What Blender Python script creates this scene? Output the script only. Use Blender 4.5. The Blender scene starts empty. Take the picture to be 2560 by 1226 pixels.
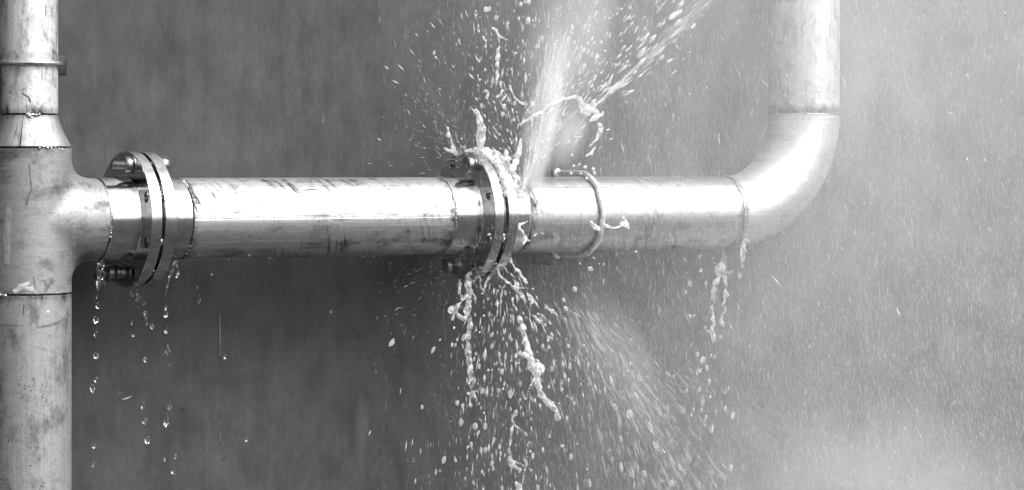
import bpy, bmesh, math, random
import numpy as np
from mathutils import Vector, Matrix, noise as mnoise

R = math.radians
rng = random.Random(11)
nrg = np.random.default_rng(7)
sc = bpy.context.scene
col = sc.collection

# ------------------------------------------------------------------ camera, sky, sun, exposure
FPX, PSI, ZC, AOFF, CY, BOFF = 7277.6, 0.536952, 5.87425, -0.97385, 402.95, -0.119496
FW = Vector((math.sin(PSI), math.cos(PSI), 0)); RT = Vector((math.cos(PSI), -math.sin(PSI), 0)); UP = Vector((0, 0, 1))
CAM = -(ZC * FW + AOFF * RT + BOFF * UP)
cd = bpy.data.cameras.new('camera'); cam = bpy.data.objects.new('camera', cd); col.objects.link(cam)
cam.location = CAM
cam.rotation_euler = (R(90), 0, -PSI)
cd.sensor_fit = 'HORIZONTAL'; cd.sensor_width = 36.0
cd.lens = FPX / 2560.0 * 36.0
cd.shift_x = 0.0; cd.shift_y = -(613.0 - CY) / 2560.0
cd.clip_start = 0.05; cd.clip_end = 2000.0
sc.camera = cam

SUN_EL, SUN_AZ = 48.0, 158.0      # azimuth clockwise from +Y: the brightest sky stands behind and to the right of the camera
world = bpy.data.worlds.new('World'); sc.world = world; world.use_nodes = True
wn = world.node_tree; wn.nodes.clear()
sky = wn.nodes.new('ShaderNodeTexSky'); sky.sky_type = 'NISHITA'; sky.sun_disc = False
sky.sun_elevation = R(SUN_EL); sky.sun_rotation = R(SUN_AZ)
sky.air_density = 1.0; sky.dust_density = 6.0; sky.ozone_density = 1.0
bw = wn.nodes.new('ShaderNodeRGBToBW'); bg = wn.nodes.new('ShaderNodeBackground'); wo = wn.nodes.new('ShaderNodeOutputWorld')
wn.links.new(sky.outputs[0], bw.inputs[0]); wn.links.new(bw.outputs[0], bg.inputs['Color']); bg.inputs['Strength'].default_value = 0.15
wn.links.new(bg.outputs[0], wo.inputs['Surface'])
sd = bpy.data.lights.new('sun', 'SUN'); sun = bpy.data.objects.new('sun', sd); col.objects.link(sun)
sd.energy = 1.3; sd.angle = R(32); sd.color = (1, 1, 1)
sdir = Vector((math.sin(R(SUN_AZ)) * math.cos(R(SUN_EL)), math.cos(R(SUN_AZ)) * math.cos(R(SUN_EL)), math.sin(R(SUN_EL))))
sun.rotation_euler = sdir.to_track_quat('Z', 'Y').to_euler()
sun.location = sdir * 20
vs = sc.view_settings
vs.view_transform = 'Standard'; vs.look = 'None'; vs.gamma = 1.0; vs.use_curve_mapping = False
vs.exposure = 1.05
sc.render.engine = 'CYCLES'
sc.cycles.max_bounces = 6; sc.cycles.diffuse_bounces = 2; sc.cycles.glossy_bounces = 3; sc.cycles.transmission_bounces = 6; sc.cycles.transparent_max_bounces = 24
sc.cycles.volume_bounces = 3; sc.cycles.volume_max_steps = 64; sc.cycles.volume_step_rate = 1.6
sc.cycles.use_adaptive_sampling = True; sc.cycles.adaptive_threshold = 0.04
sc.cycles.use_denoising = True
sc.cycles.sample_clamp_indirect = 6.0

# ------------------------------------------------------------------ helpers
def at(px, py, Y=0.0):
    """a point of the place: where the line of sight through a photo pixel meets the upright plane at depth Y"""
    d = FW + RT * ((px - 1280.0) / FPX) + UP * ((CY - py) / FPX)
    t = (Y - CAM.y) / d.y
    return CAM + d * t

def pxm(p):
    return (Vector(p) - CAM).dot(FW) / FPX      # metres per photo pixel at p

def tag(o, label=None, cat=None, group=None, kind=None):
    if label: o['label'] = label
    if cat: o['category'] = cat
    if group: o['group'] = group
    if kind: o['kind'] = kind
    return o

def empty(name, loc, label, cat, group=None):
    o = bpy.data.objects.new(name, None); col.objects.link(o); o.location = loc; o.empty_display_size = 0.05
    return tag(o, label, cat, group)

def root_loc(o):
    v = Vector((0, 0, 0))
    while o is not None:
        v = v + o.location if o.type == 'EMPTY' else v
        o = o.parent
    return v

def link(name, me, mat=None, parent=None, smooth=True, loc=None):
    o = bpy.data.objects.new(name, me); col.objects.link(o)
    if mat is not None and not me.materials: me.materials.append(mat)
    if smooth and len(me.polygons): me.polygons.foreach_set('use_smooth', [True] * len(me.polygons))
    if loc is not None: o.location = loc
    if parent is not None:
        o.parent = parent
        if loc is None:
            o.matrix_parent_inverse = Matrix.Translation(-root_loc(parent))
    return o

def py_mesh(name, verts, faces):
    me = bpy.data.meshes.new(name); me.from_pydata([tuple(v) for v in verts], [], faces); me.update(); return me

def auto_sharp(me, ang=35):
    bm = bmesh.new(); bm.from_mesh(me)
    bmesh.ops.recalc_face_normals(bm, faces=bm.faces[:])
    for e in bm.edges:
        if len(e.link_faces) == 2 and e.calc_face_angle(0) > R(ang): e.smooth = False
    bm.to_mesh(me); bm.free(); return me

def lathe(name, prof, axis='X', seg=96, origin=(0, 0, 0), closed=True, wob=None):
    """profile [(axial, radius)] turned about an axis; closed joins last to first"""
    V, F = [], []
    n = len(prof); ox, oy, oz = origin
    for k in range(seg):
        a = 2 * math.pi * k / seg; c, s = math.cos(a), math.sin(a)
        for i, (u, r) in enumerate(prof):
            if wob: u, r = wob(u, r, a, i)
            V.append((ox + u, oy + r * c, oz + r * s) if axis == 'X' else (ox + r * c, oy + r * s, oz + u) if axis == 'Z' else (ox + r * c, oy + u, oz + r * s))
    m = n if closed else n - 1
    for k in range(seg):
        b = (k + 1) % seg
        for i in range(m):
            j = (i + 1) % n
            F.append((k * n + i, b * n + i, b * n + j, k * n + j))
    return auto_sharp(py_mesh(name, V, F))

def frames(path):
    T = []
    for i in range(len(path)):
        a = path[max(0, i - 1)]; b = path[min(len(path) - 1, i + 1)]
        T.append((b - a).normalized())
    ref = Vector((0.31, 0.87, 0.2)) if abs(T[0].dot(Vector((0.31, 0.87, 0.2)).normalized())) < 0.9 else Vector((1, 0, 0))
    nrm = (ref - T[0] * ref.dot(T[0])).normalized(); out = []
    for t in T:
        nrm = (nrm - t * nrm.dot(t)).normalized(); out.append((t, nrm, t.cross(nrm)))
    return out

def tube(name, path, rad, seg=16, cap=True):
    path = [Vector(p) for p in path]
    if not hasattr(rad, '__len__'): rad = [rad] * len(path)
    V, F = [], []
    for p, r, (t, n, b) in zip(path, rad, frames(path)):
        for k in range(seg):
            a = 2 * math.pi * k / seg
            V.append(p + (n * math.cos(a) + b * math.sin(a)) * r)
    for i in range(len(path) - 1):
        for k in range(seg):
            k2 = (k + 1) % seg
            F.append((i * seg + k, i * seg + k2, (i + 1) * seg + k2, (i + 1) * seg + k))
    if cap:
        F.append(tuple(range(seg))[::-1]); F.append(tuple((len(path) - 1) * seg + k for k in range(seg)))
    return auto_sharp(py_mesh(name, V, F), 50)

def box(name, lo, hi, bev=0.0):
    bm = bmesh.new(); bmesh.ops.create_cube(bm, size=1.0)
    lo, hi = Vector(lo), Vector(hi)
    for v in bm.verts: v.co = Vector([lo[i] + (v.co[i] + .5) * (hi[i] - lo[i]) for i in range(3)])
    if bev: bmesh.ops.bevel(bm, geom=bm.edges[:], offset=bev, segments=2, affect='EDGES', profile=0.5)
    me = bpy.data.meshes.new(name); bm.to_mesh(me); bm.free()
    return auto_sharp(me, 50)

def catmull(P, n=8):
    P = [np.array(p, float) for p in P]
    if len(P) < 3: return [P[0] + (P[-1] - P[0]) * t for t in np.linspace(0, 1, n + 1)]
    Q = [2 * P[0] - P[1]] + P + [2 * P[-1] - P[-2]]
    out = []
    for i in range(1, len(Q) - 2):
        for t in np.arange(n) / n:
            a, b, c, d = Q[i - 1], Q[i], Q[i + 1], Q[i + 2]
            out.append(.5 * ((2 * b) + (-a + c) * t + (2 * a - 5 * b + 4 * c - d) * t * t + (-a + 3 * b - 3 * c + d) * t ** 3))
    out.append(P[-1]); return out

# a unit ball reused for every blob of water
_bm = bmesh.new(); bmesh.ops.create_icosphere(_bm, subdivisions=2, radius=1.0)
BALL_V = np.array([v.co for v in _bm.verts]); BALL_F = np.array([[v.index for v in f.verts] for f in _bm.faces]); _bm.free()
_bm = bmesh.new(); bmesh.ops.create_icosphere(_bm, subdivisions=3, radius=1.0)
BALL3_V = np.array([v.co for v in _bm.verts]); BALL3_F = np.array([[v.index for v in f.verts] for f in _bm.faces]); _bm.free()

def fast_mesh(name, V, F):
    me = bpy.data.meshes.new(name)
    V = np.asarray(V, dtype=np.float32); F = np.asarray(F, dtype=np.int32)
    me.vertices.add(len(V)); me.vertices.foreach_set('co', V.ravel())
    k = F.shape[1]
    me.loops.add(F.size); me.loops.foreach_set('vertex_index', F.ravel())
    me.polygons.add(len(F)); me.polygons.foreach_set('loop_start', np.arange(0, F.size, k, dtype=np.int32))
    me.polygons.foreach_set('loop_total', np.full(len(F), k, dtype=np.int32)) if False else None
    me.update(calc_edges=True); me.validate(); return me

def bake(me, mods):
    o = bpy.data.objects.new('tmp', me); col.objects.link(o)
    for typ, kw in mods:
        m = o.modifiers.new(typ, typ)
        for k, v in kw.items(): setattr(m, k, v)
    dg = bpy.context.evaluated_depsgraph_get(); dg.update()
    out = bpy.data.meshes.new_from_object(o.evaluated_get(dg), preserve_all_data_layers=False, depsgraph=dg)
    bpy.data.objects.remove(o); return out

def water_body(name, balls, voxel=0.0013, smooth=3, ripple=0.0, rscale=90.0):
    """balls (x,y,z,r) melted into one continuous body of water"""
    V = []; F = []
    for i, (x, y, z, r) in enumerate(balls):
        V.append(BALL_V * r + np.array([x, y, z])); F.append(BALL_F + i * len(BALL_V))
    me = fast_mesh(name, np.concatenate(V), np.concatenate(F))
    me = bake(me, [('REMESH', dict(mode='VOXEL', voxel_size=voxel, adaptivity=0.0)), ('SMOOTH', dict(factor=0.5, iterations=smooth))])
    me.name = name
    if ripple:
        me.calc_loop_triangles()
        co = np.empty(len(me.vertices) * 3, np.float32); me.vertices.foreach_get('co', co); co = co.reshape(-1, 3)
        no = np.empty(len(me.vertices) * 3, np.float32); me.vertex_normals.foreach_get('vector', no); no = no.reshape(-1, 3)
        d = np.array([mnoise.fractal(Vector(c) * rscale, 1.0, 2.0, 3) for c in co.tolist()], np.float32)
        co += no * (d * ripple)[:, None]
        me.vertices.foreach_set('co', co.ravel()); me.update()
    return me

# ------------------------------------------------------------------ materials (all neutral greys: the photograph is black and white)
class NT:
    def __init__(s, name):
        s.m = bpy.data.materials.new(name); s.m.use_nodes = True; s.t = s.m.node_tree; s.t.nodes.clear()
        s.out = s.t.nodes.new('ShaderNodeOutputMaterial')
    def n(s, typ, ins=None, **kw):
        x = s.t.nodes.new(typ)
        for k, v in kw.items(): setattr(x, k, v)
        for k, v in (ins or {}).items(): s.put(x.inputs[k], v)
        return x
    def put(s, sock, v):
        if isinstance(v, bpy.types.NodeSocket): s.t.links.new(v, sock)
        elif isinstance(v, bpy.types.Node): s.t.links.new(v.outputs[0], sock)
        else:
            try: sock.default_value = v
            except Exception: sock.default_value = (v, v, v, 1.0) if len(sock.default_value) == 4 else (v, v, v)
    def math(s, op, a, b=None, c=None, clamp=False):
        x = s.n('ShaderNodeMath', operation=op, use_clamp=clamp)
        for i, v in enumerate((a, b, c)):
            if v is not None: s.put(x.inputs[i], v)
        return x.outputs[0]
    def mul(s, *a):
        r = a[0]
        for b in a[1:]: r = s.math('MULTIPLY', r, b)
        return r
    def add(s, a, b): return s.math('ADD', a, b)
    def ramp(s, v, lo, hi, a=0.0, b=1.0, smooth=True):
        x = s.n('ShaderNodeMapRange', clamp=True); x.interpolation_type = 'SMOOTHSTEP' if smooth else 'LINEAR'
        s.put(x.inputs[0], v); s.put(x.inputs[1], lo); s.put(x.inputs[2], hi); s.put(x.inputs[3], a); s.put(x.inputs[4], b)
        return x.outputs[0]
    def xyz(s, a, b, c):
        x = s.n('ShaderNodeCombineXYZ'); s.put(x.inputs[0], a); s.put(x.inputs[1], b); s.put(x.inputs[2], c); return x.outputs[0]
    def noise(s, vec, scale=5.0, detail=3.0, rough=0.55, dist=0.0):
        return s.n('ShaderNodeTexNoise', {'Vector': vec, 'Scale': scale, 'Detail': detail, 'Roughness': rough, 'Distortion': dist}).outputs[0]
    def dots(s, vec, scale, size, keep):
        """scattered round specks: 1 inside a speck; keep = share of cells that hold one"""
        v = s.n('ShaderNodeTexVoronoi', {'Vector': vec, 'Scale': scale})
        cr = s.n('ShaderNodeSeparateColor', {0: v.outputs['Color']})
        near = s.ramp(v.outputs['Distance'], size * .6, size, 1, 0)
        return s.mul(near, s.math('LESS_THAN', cr.outputs[0], keep))

def plain(name, base, rough=0.5, metal=0.0, bump=0.0, bscale=200.0, var=0.0, vscale=20.0):
    t = NT(name); co = t.n('ShaderNodeTexCoord').outputs['Object']
    p = t.n('ShaderNodeBsdfPrincipled', {'Roughness': rough, 'Metallic': metal})
    if var:
        t.put(p.inputs['Base Color'], t.ramp(t.noise(co, vscale, 4), .3, .7, base * (1 - var), base * (1 + var)))
    else: t.put(p.inputs['Base Color'], base)
    if bump:
        b = t.n('ShaderNodeBump', {'Height': t.noise(co, bscale, 3), 'Strength': bump, 'Distance': .001}); t.put(p.inputs['Normal'], b)
    t.put(t.out.inputs['Surface'], p); return t.m

def steel(name, axis='X', base=0.6, rough=0.34, rad=0.084, dirt=1.0, seams=(), pit=0.0, scuff=1.0, off=0.0, metal=0.9, run=1.0):
    """mill-finish stainless pipe: long drawing lines, smears round the pipe, pits, heat tint beside the welds"""
    t = NT(name); co = t.n('ShaderNodeTexCoord').outputs['Object']
    sp = t.n('ShaderNodeSeparateXYZ', {0: co}); x, y, z = sp.outputs
    if axis == 'X': u = x; v = t.mul(t.math('ARCTAN2', z, t.mul(y, -1.0)), rad)
    elif axis == 'Z': u = z; v = t.mul(t.math('ARCTAN2', t.add(x, -off), t.mul(y, -1.0)), rad)
    else: u = x; v = z
    uv = t.xyz(u, v, 3.7)
    blot = t.noise(t.xyz(t.mul(u, .6), v, 1.3), 26.0, 4, .62)
    fine = t.noise(uv, 150.0, 2, .65)
    lines = t.noise(t.xyz(t.mul(u, 2.5), t.mul(v, 330.0), 0.2), 1.0, 2, .6)
    tilt = t.add(u, t.mul(v, .35))
    smear = t.noise(t.xyz(t.mul(tilt, 95.0), t.mul(v, 7.0), 2.2), 1.0, 2, .6)
    smear_m = t.mul(t.ramp(smear, .48, .74), t.ramp(t.noise(uv, 9.0, 0), .38, .62))
    scr = t.noise(t.xyz(t.mul(u, 8.0), t.mul(v, 260.0), 9.0), 1.0, 1, .5, 1.2)
    scr_m = t.mul(t.ramp(scr, .665, .69), t.ramp(t.noise(uv, 14.0, 0), .48, .62))
    scr2 = t.noise(t.xyz(t.mul(t.add(u, t.mul(v, .22)), 240.0), t.mul(v, 14.0), 5.0), 1.0, 1, .5, .8)
    scr2_m = t.mul(t.ramp(scr2, .69, .72), t.ramp(t.noise(uv, 17.0, 0), .5, .62))
    spots = t.math('MAXIMUM', t.dots(uv, 75.0, .13, .13), t.dots(t.xyz(u, v, 9.1), 170.0, .17, .10))
    if pit:
        spots = t.math('MAXIMUM', spots, t.mul(t.dots(t.xyz(u, v, 21.0), 170.0, .34, .6), t.ramp(t.noise(t.xyz(t.mul(u, .5), v, 0), 14.0, 3), .5, .62), t.ramp(v, .03, -.02), t.ramp(u, -.16, -.26), pit))
    d = t.mul(t.ramp(blot, .44, .72), .36 * dirt)
    d = t.add(d, t.mul(smear_m, .34 * dirt * run))
    d = t.add(d, t.mul(t.ramp(fine, .5, .8), .22 * dirt))
    d = t.add(d, t.mul(scr_m, .55 * scuff)); d = t.add(d, t.mul(scr2_m, .45 * scuff * run))
    d = t.add(d, t.mul(spots, .75))
    for s0, w, k in seams:
        du = t.math('ABSOLUTE', t.add(u, -s0))
        wob = t.add(du, t.mul(t.add(t.noise(uv, 45.0, 3), -.5), w * 1.8))
        d = t.add(d, t.mul(t.ramp(wob, w, w * .15), k))
    d = t.math('MINIMUM', d, .92)
    basec = t.mul(t.math('SUBTRACT', 1.0, d), t.ramp(lines, .3, .7, base * .9, base * 1.06))
    rgh = t.add(t.ramp(lines, .2, .8, rough - .05, rough + .06), t.mul(d, .28))
    hgt = t.add(t.mul(lines, .5), t.mul(fine, .5))
    b = t.n('ShaderNodeBump', {'Height': hgt, 'Strength': .22, 'Distance': .0006})
    p = t.n('ShaderNodeBsdfPrincipled', {'Base Color': basec, 'Metallic': metal, 'Roughness': rgh, 'Normal': b})
    t.put(t.out.inputs['Surface'], p); return t.m

def wall_mat():
    t = NT('grey_painted_steel_sheet'); co = t.n('ShaderNodeTexCoord').outputs['Object']
    sp = t.n('ShaderNodeSeparateXYZ', {0: co}); x, y, z = sp.outputs
    big = t.noise(t.xyz(x, 0, t.mul(z, .45)), 3.2, 3, .55)
    blot = t.noise(t.xyz(x, 2, t.mul(z, .6)), 17.0, 4, .6)
    streak = t.noise(t.xyz(t.mul(x, 26.0), 4, t.mul(z, 1.3)), 1.0, 2, .55)
    fstreak = t.noise(t.xyz(t.mul(x, 120.0), 1, t.mul(z, 5.0)), 1.0, 1, .5)
    peel = t.noise(t.xyz(t.mul(x, .5), 0, z), 330.0, 1, .6)
    wetm = t.ramp(t.noise(t.xyz(t.mul(x, 1.6), 0, t.mul(z, .5)), 3.0, 3), .5, .66)
    v = t.add(.040, t.mul(t.add(big, -.5), .03))
    v = t.add(v, t.mul(t.add(blot, -.5), .052)); v = t.add(v, t.mul(t.add(streak, -.5), .018)); v = t.add(v, t.mul(t.add(fstreak, -.5), .007)); v = t.add(v, t.mul(t.add(peel, -.5), .012))
    wet = t.ramp(t.add(x, t.mul(t.add(big, -.5), .8)), .55, 1.7, .25, 1.0)  # wet mottle grows to the right, also painting the grain of spray haze
    mott = t.noise(t.xyz(t.mul(x, 105.0), 7, t.mul(z, 50.0)), 1.0, 3, .7)
    mott2 = t.noise(t.xyz(t.mul(x, 40.0), 3, t.mul(z, 17.0)), 1.0, 2, .6)
    v = t.mul(v, t.add(1.0, t.mul(t.add(mott, -.5), wet, 2.6))); v = t.mul(v, t.add(1.0, t.mul(t.add(mott2, -.5), wet, .9)))
    chips = t.mul(t.dots(t.xyz(t.mul(x, .5), 0, z), 42.0, .16, .05), t.ramp(t.noise(co, 130.0, 2), .4, .5))
    v = t.mul(v, t.math('SUBTRACT', 1.0, t.mul(chips, .55)))
    v = t.math('MAXIMUM', v, .012)
    rg = t.add(t.ramp(blot, .3, .7, .38, .52), t.mul(wetm, -.10))
    beads = t.dots(t.xyz(x, 0, z), 190.0, .2, .05)
    h = t.add(t.mul(peel, .3), t.mul(beads, 2.2))
    b = t.n('ShaderNodeBump', {'Height': h, 'Strength': .55, 'Distance': .0012})
    p = t.n('ShaderNodeBsdfPrincipled', {'Base Color': v, 'Roughness': rg, 'Normal': b, 'Metallic': 0.0, 'Specular IOR Level': .32})
    t.put(t.out.inputs['Surface'], p); return t.m

def water_mat(name, milk, rough=0.03):
    """clear water, with a share of trapped air that scatters light"""
    t = NT(name)
    co = t.n('ShaderNodeTexCoord').outputs['Object']
    g = t.n('ShaderNodeBsdfPrincipled', {'Base Color': 1.0, 'Roughness': rough, 'IOR': 1.33, 'Transmission Weight': 1.0})
    d = t.n('ShaderNodeBsdfDiffuse', {'Color': .93}); tr = t.n('ShaderNodeBsdfTranslucent', {'Color': .93})
    a = t.n('ShaderNodeMixShader', {0: .5, 1: d.outputs[0], 2: tr.outputs[0]})
    f = t.ramp(t.noise(co, 75.0, 2, .6), .32, .68, max(0, milk - .35), min(1, milk + .38)) if milk > 0 else 0.0
    m = t.n('ShaderNodeMixShader', {0: f, 1: g.outputs[0], 2: a.outputs[0]})
    t.put(t.out.inputs['Surface'], m); return t.m

def spray_mat(name, alpha):
    """droplets finer than the eye resolves: white scatter, part of the light passing straight on"""
    t = NT(name)
    d = t.n('ShaderNodeBsdfDiffuse', {'Color': .95}); tr = t.n('ShaderNodeBsdfTranslucent', {'Color': .95})
    a = t.n('ShaderNodeMixShader', {0: .5, 1: d.outputs[0], 2: tr.outputs[0]})
    m = a if alpha >= 1 else t.n('ShaderNodeMixShader', {0: alpha, 1: t.n('ShaderNodeBsdfTransparent').outputs[0], 2: a.outputs[0]})
    t.put(t.out.inputs['Surface'], m); return t.m

M = {}
SEAM_L = 0.143; GL = 0.0035
FL1 = SEAM_L + 0.089                    # mating face of the first flange
SP0 = SEAM_L + 0.178 + GL               # weld where the horizontal pipe starts
SP1 = 0.94496                           # weld where it ends
GR = 0.0075
FR1 = SP1 + 0.089
EP0 = FR1 + GR + 0.089                  # weld on the downstream side
ELB = 1.7051; RISX = ELB + 0.229
PR = 0.08414; PT = 0.0050
M['wall'] = wall_mat()
M['pipe_top'] = steel('steel_upper_pipe', 'Z', .66, .46, .0572, 1.9, ((.2135, .02, .5), (.33, .012, .25)), metal=.6, run=.25)
M['reducer'] = steel('steel_reducer', 'Z', .5, .42, .075, 1.2, ((.2135, .012, .35), (.146, .01, .3)), metal=.9, run=.2)
M['tee'] = steel('steel_tee_blasted', 'N', .29, .5, .084, 1.6, (), metal=.6, run=.25, scuff=.6)
M['pipe_low'] = steel('steel_lower_pipe', 'Z', .33, .46, PR, 1.6, ((-.149, .016, .35),), pit=1.6, metal=.6, run=.3)
M['pipe_mid'] = steel('steel_horizontal_pipe', 'X', .68, .37, PR, 1.7, ((SP0, .018, .5), (SP1, .03, .55)), metal=.95)
M['pipe_right'] = steel('steel_pipe_after_leak', 'X', .62, .38, PR, 1.1, ((EP0, .022, .7), (ELB, .018, .35)), metal=1.0, scuff=.6)
M['elbow'] = steel('steel_elbow', 'N', .64, .42, PR, .7, ((ELB, .016, .5),), metal=.82, scuff=.4, run=.3)
M['riser'] = steel('steel_riser', 'Z', .58, .5, PR, 1.0, ((.231, .026, .55),), off=RISX, metal=.6, scuff=.5, run=.3)
M['flange'] = plain('steel_machined_flange', .62, .13, 1.0, .06, 500, .14, 70)
M['bead'] = plain('weld_bead', .5, .32, 1.0, .8, 420, .35, 160)
M['gasket'] = plain('gasket_and_gap_black', .02, .7)
M['bolt'] = plain('bolt_steel', .30, .35, 1.0, .2, 300, .3, 60)
M['rod'] = plain('bolt_rod_galvanised', .72, .38, .7, .3, 260, .25, 70)
M['rod_dark'] = plain('bolt_rod_weathered', .42, .36, .9, .3, 260, .4, 70)
M['bracket'] = plain('bracket_dark', .02, .5, .2, .3, 120, .4, 30)
M['ink'] = plain('faded_black_stencil_ink', .09, .6)
M['etch'] = plain('stamped_steel', .16, .45, .8)
M['scratch_dark'] = plain('scratch_dark', .025, .6)
M['scratch_light'] = plain('scratch_bare_metal', .55, .3, .8)
M['smudge'] = plain('brushed_primer_smudge', .13, .5, .3, .3, 300, .35, 90)
M['patch_light'] = plain('rubbed_bright_patch', .62, .42, .6, .3, 300, .25, 60)
M['ground'] = plain('worn_asphalt', .045, .95, 0, .4, 30, .3, 2)
M['ground'].node_tree.nodes['Principled BSDF'].inputs['Specular IOR Level'].default_value = .1
M['patch_dull'] = plain('lightly_rubbed_patch', .37, .48, .6, .3, 300, .2, 60)
M['clear'] = water_mat('clear_water', 0.0)
M['milky'] = water_mat('water_full_of_air', 0.28, .03)
M['foam'] = water_mat('white_water', 0.52, .04)
M['spray'] = spray_mat('fine_spray_drops', .5)
M['veil'] = spray_mat('blurred_sheet_of_drops', .22)
M['faint'] = spray_mat('thin_blurred_drops', .10)
M['rain'] = spray_mat('falling_drizzle', 1.0)

# ------------------------------------------------------------------ the setting
WALL_Y = 0.205
w = link('wall', box('wall', (-2.6, WALL_Y, -1.5), (4.6, WALL_Y + .12, 2.6)), M['wall'], None, False)
tag(w, 'dark grey painted steel wall behind all the pipes', 'wall')
gnd = link('ground', py_mesh('ground', [(-300, -300, -1.5), (300, -300, -1.5), (300, 300, -1.5), (-300, 300, -1.5)], [(0, 1, 2, 3)]), M['ground'], None, False)
tag(gnd, kind='structure')

def wall_mark(name, pts, wpx, mat, lift=.0008):
    """a mark on the wall: thin ribbon of its own along photo points"""
    P = [at(x, y, WALL_Y - lift) for x, y in pts]; V, F = [], []
    for i, p in enumerate(P):
        a = P[max(0, i - 1)]; b = P[min(len(P) - 1, i + 1)]; d = (b - a).normalized(); s = Vector((d.z, 0, -d.x))
        k = wpx * .5 * pxm(p) * (1 if 0 < i < len(P) - 1 else .35) * rng.uniform(.6, 1.2)
        V += [p + s * k, p - s * k]
    V += [v + Vector((0, lift * .8, 0)) for v in V[:]]
    n = len(P); 
    for i in range(n - 1):
        a = 2 * i
        F += [(a, a + 2, a + 3, a + 1), (a, a + 2 * n, a + 2 + 2 * n, a + 2), (a + 1, a + 3, a + 3 + 2 * n, a + 1 + 2 * n)]
    return link(name, py_mesh(name, V, F), mat, w, False)

wall_mark('scratch', [(547, 772), (548, 800), (549, 840), (551, 880), (552, 908)], 3.5, M['scratch_dark'])
wall_mark('scratch', [(549, 785), (550, 830), (551, 890)], 1.4, M['scratch_light'], .0013)
wall_mark('scratch', [(544, 866), (545, 890), (546, 902)], 3, M['scratch_dark'])
wall_mark('scratch', [(547, 1076), (548, 1095), (550, 1114)], 4, M['scratch_dark'])
wall_mark('scratch', [(549, 1082), (550, 1106)], 1.6, M['scratch_light'], .0013)
wall_mark('scratch', [(548, 1028), (548, 1046)], 8, M['scratch_dark'])
wall_mark('scratch', [(366, 905), (360, 930), (352, 955), (345, 975), (338, 984), (328, 990)], 2.6, M['scratch_dark'])
wall_mark('scratch', [(306, 999), (318, 996), (329, 991)], 4.6, M['scratch_light'], .0013)
wall_mark('scratch', [(306, 1030), (316, 1022), (330, 1018)], 4.5, M['scratch_dark'])
wall_mark('scratch', [(497, 700), (492, 745), (482, 775), (472, 800)], 1.8, M['scratch_dark'])
wall_mark('scratch', [(844, 848), (845, 870), (846, 893)], 5, M['scratch_dark'])
wall_mark('scratch', [(838, 1026), (842, 1034)], 9, M['scratch_dark'])
wall_mark('scratch', [(879, 962), (878, 985), (876, 1003)], 2.4, M['scratch_dark'])
wall_mark('scratch', [(880, 1090), (881, 1128)], 3, M['scratch_dark'])
wall_mark('scratch', [(264, 345), (265, 365), (263, 400)], 3, M['scratch_dark'])
wall_mark('scratch', [(265, 817), (266, 824)], 4, M['scratch_dark'])
for (x, y, l) in [(262, 26, 12), (327, 22, 9), (293, 52, 11), (340, 152, 12), (412, 150, 10), (424, 153, 16), (388, 43, 6), (395, 196, 8), (330, 165, 7), (295, 150, 6), (438, 50, 6), (520, 908, 6), (531, 900, 7), (430, 760, 5), (428, 775, 6)]:
    wall_mark('paint_chip', [(x, y), (x + l * .4, y - 2 + rng.uniform(-2, 2)), (x + l, y - rng.uniform(0, 5))], 4.2, M['scratch_dark'])

# ------------------------------------------------------------------ pipework
def shell(name, u0, u1, r0, axis, mat, parent, th=PT, seg=128, origin=(0, 0, 0), ch=.0008):
    return link(name, lathe(name, [(u0, r0 - ch), (u0 + ch, r0), (u1 - ch, r0), (u1, r0 - ch), (u1, r0 - th), (u0, r0 - th)], axis, seg, origin), mat, parent)

def bead(parent, u, r, axis='X', br=.0026, origin=(0, 0, 0), a0=0, a1=360, sway=.0008, name='weld_seam', seg=220, seed=0):
    """irregular ripple of weld metal round a joint"""
    P, Rr = [], []
    n = max(8, int(seg * (a1 - a0) / 360))
    for k in range(n + 1):
        a = R(a0 + (a1 - a0) * k / n)
        du = mnoise.noise(Vector((a * 3, seed, u * 7))) * sway * 2
        rr = br * (1 + .35 * mnoise.noise(Vector((a * 9, seed + 5, 1))) + .22 * math.sin(a * 70))
        if a1 - a0 < 359: rr *= max(.15, math.sin(math.pi * k / n)) ** .5
        rad = r + br * .1
        y, z2 = -math.cos(a) * rad, math.sin(a) * rad       # a = 0 faces the camera side
        P.append(Vector((u + du, y, z2)) if axis == 'X' else Vector((z2, y, u + du)))
        Rr.append(rr)
    P = [p + Vector(origin) for p in P]
    return link(name, tube(name, P, Rr, 8, a1 - a0 < 359), M['bead'], parent)

def lump(parent, name, pts, mat, r, vox=.0009, ripple=.0006):
    B = [(p.x, p.y, p.z, r * rng.uniform(.7, 1.2)) for p in pts]
    return link(name, water_body(name, B, vox, 2, ripple, 260), mat, parent)

def on_z(px_x, z, rad):       # a point on the camera side of the upright left pipe
    p = at(px_x, CY, 0); x = max(-rad * .98, min(rad * .98, p.x * 1.0))
    # solve the surface point whose picture has this px
    for _ in range(12):
        y = -math.sqrt(max(0, rad * rad - x * x)); q = Vector((x, y, z)); d = q - CAM
        cur = 1280 + FPX * d.dot(RT) / d.dot(FW); x += (px_x - cur) * pxm(q) * .8; x = max(-rad * .999, min(rad * .999, x))
    return Vector((x, -math.sqrt(max(0, rad * rad - x * x)), z))

def zpx(py):                  # height of a photo row on the upright left pipe
    return BOFF * -1 + (CY - py) / FPX * (ZC - .06)

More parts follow.
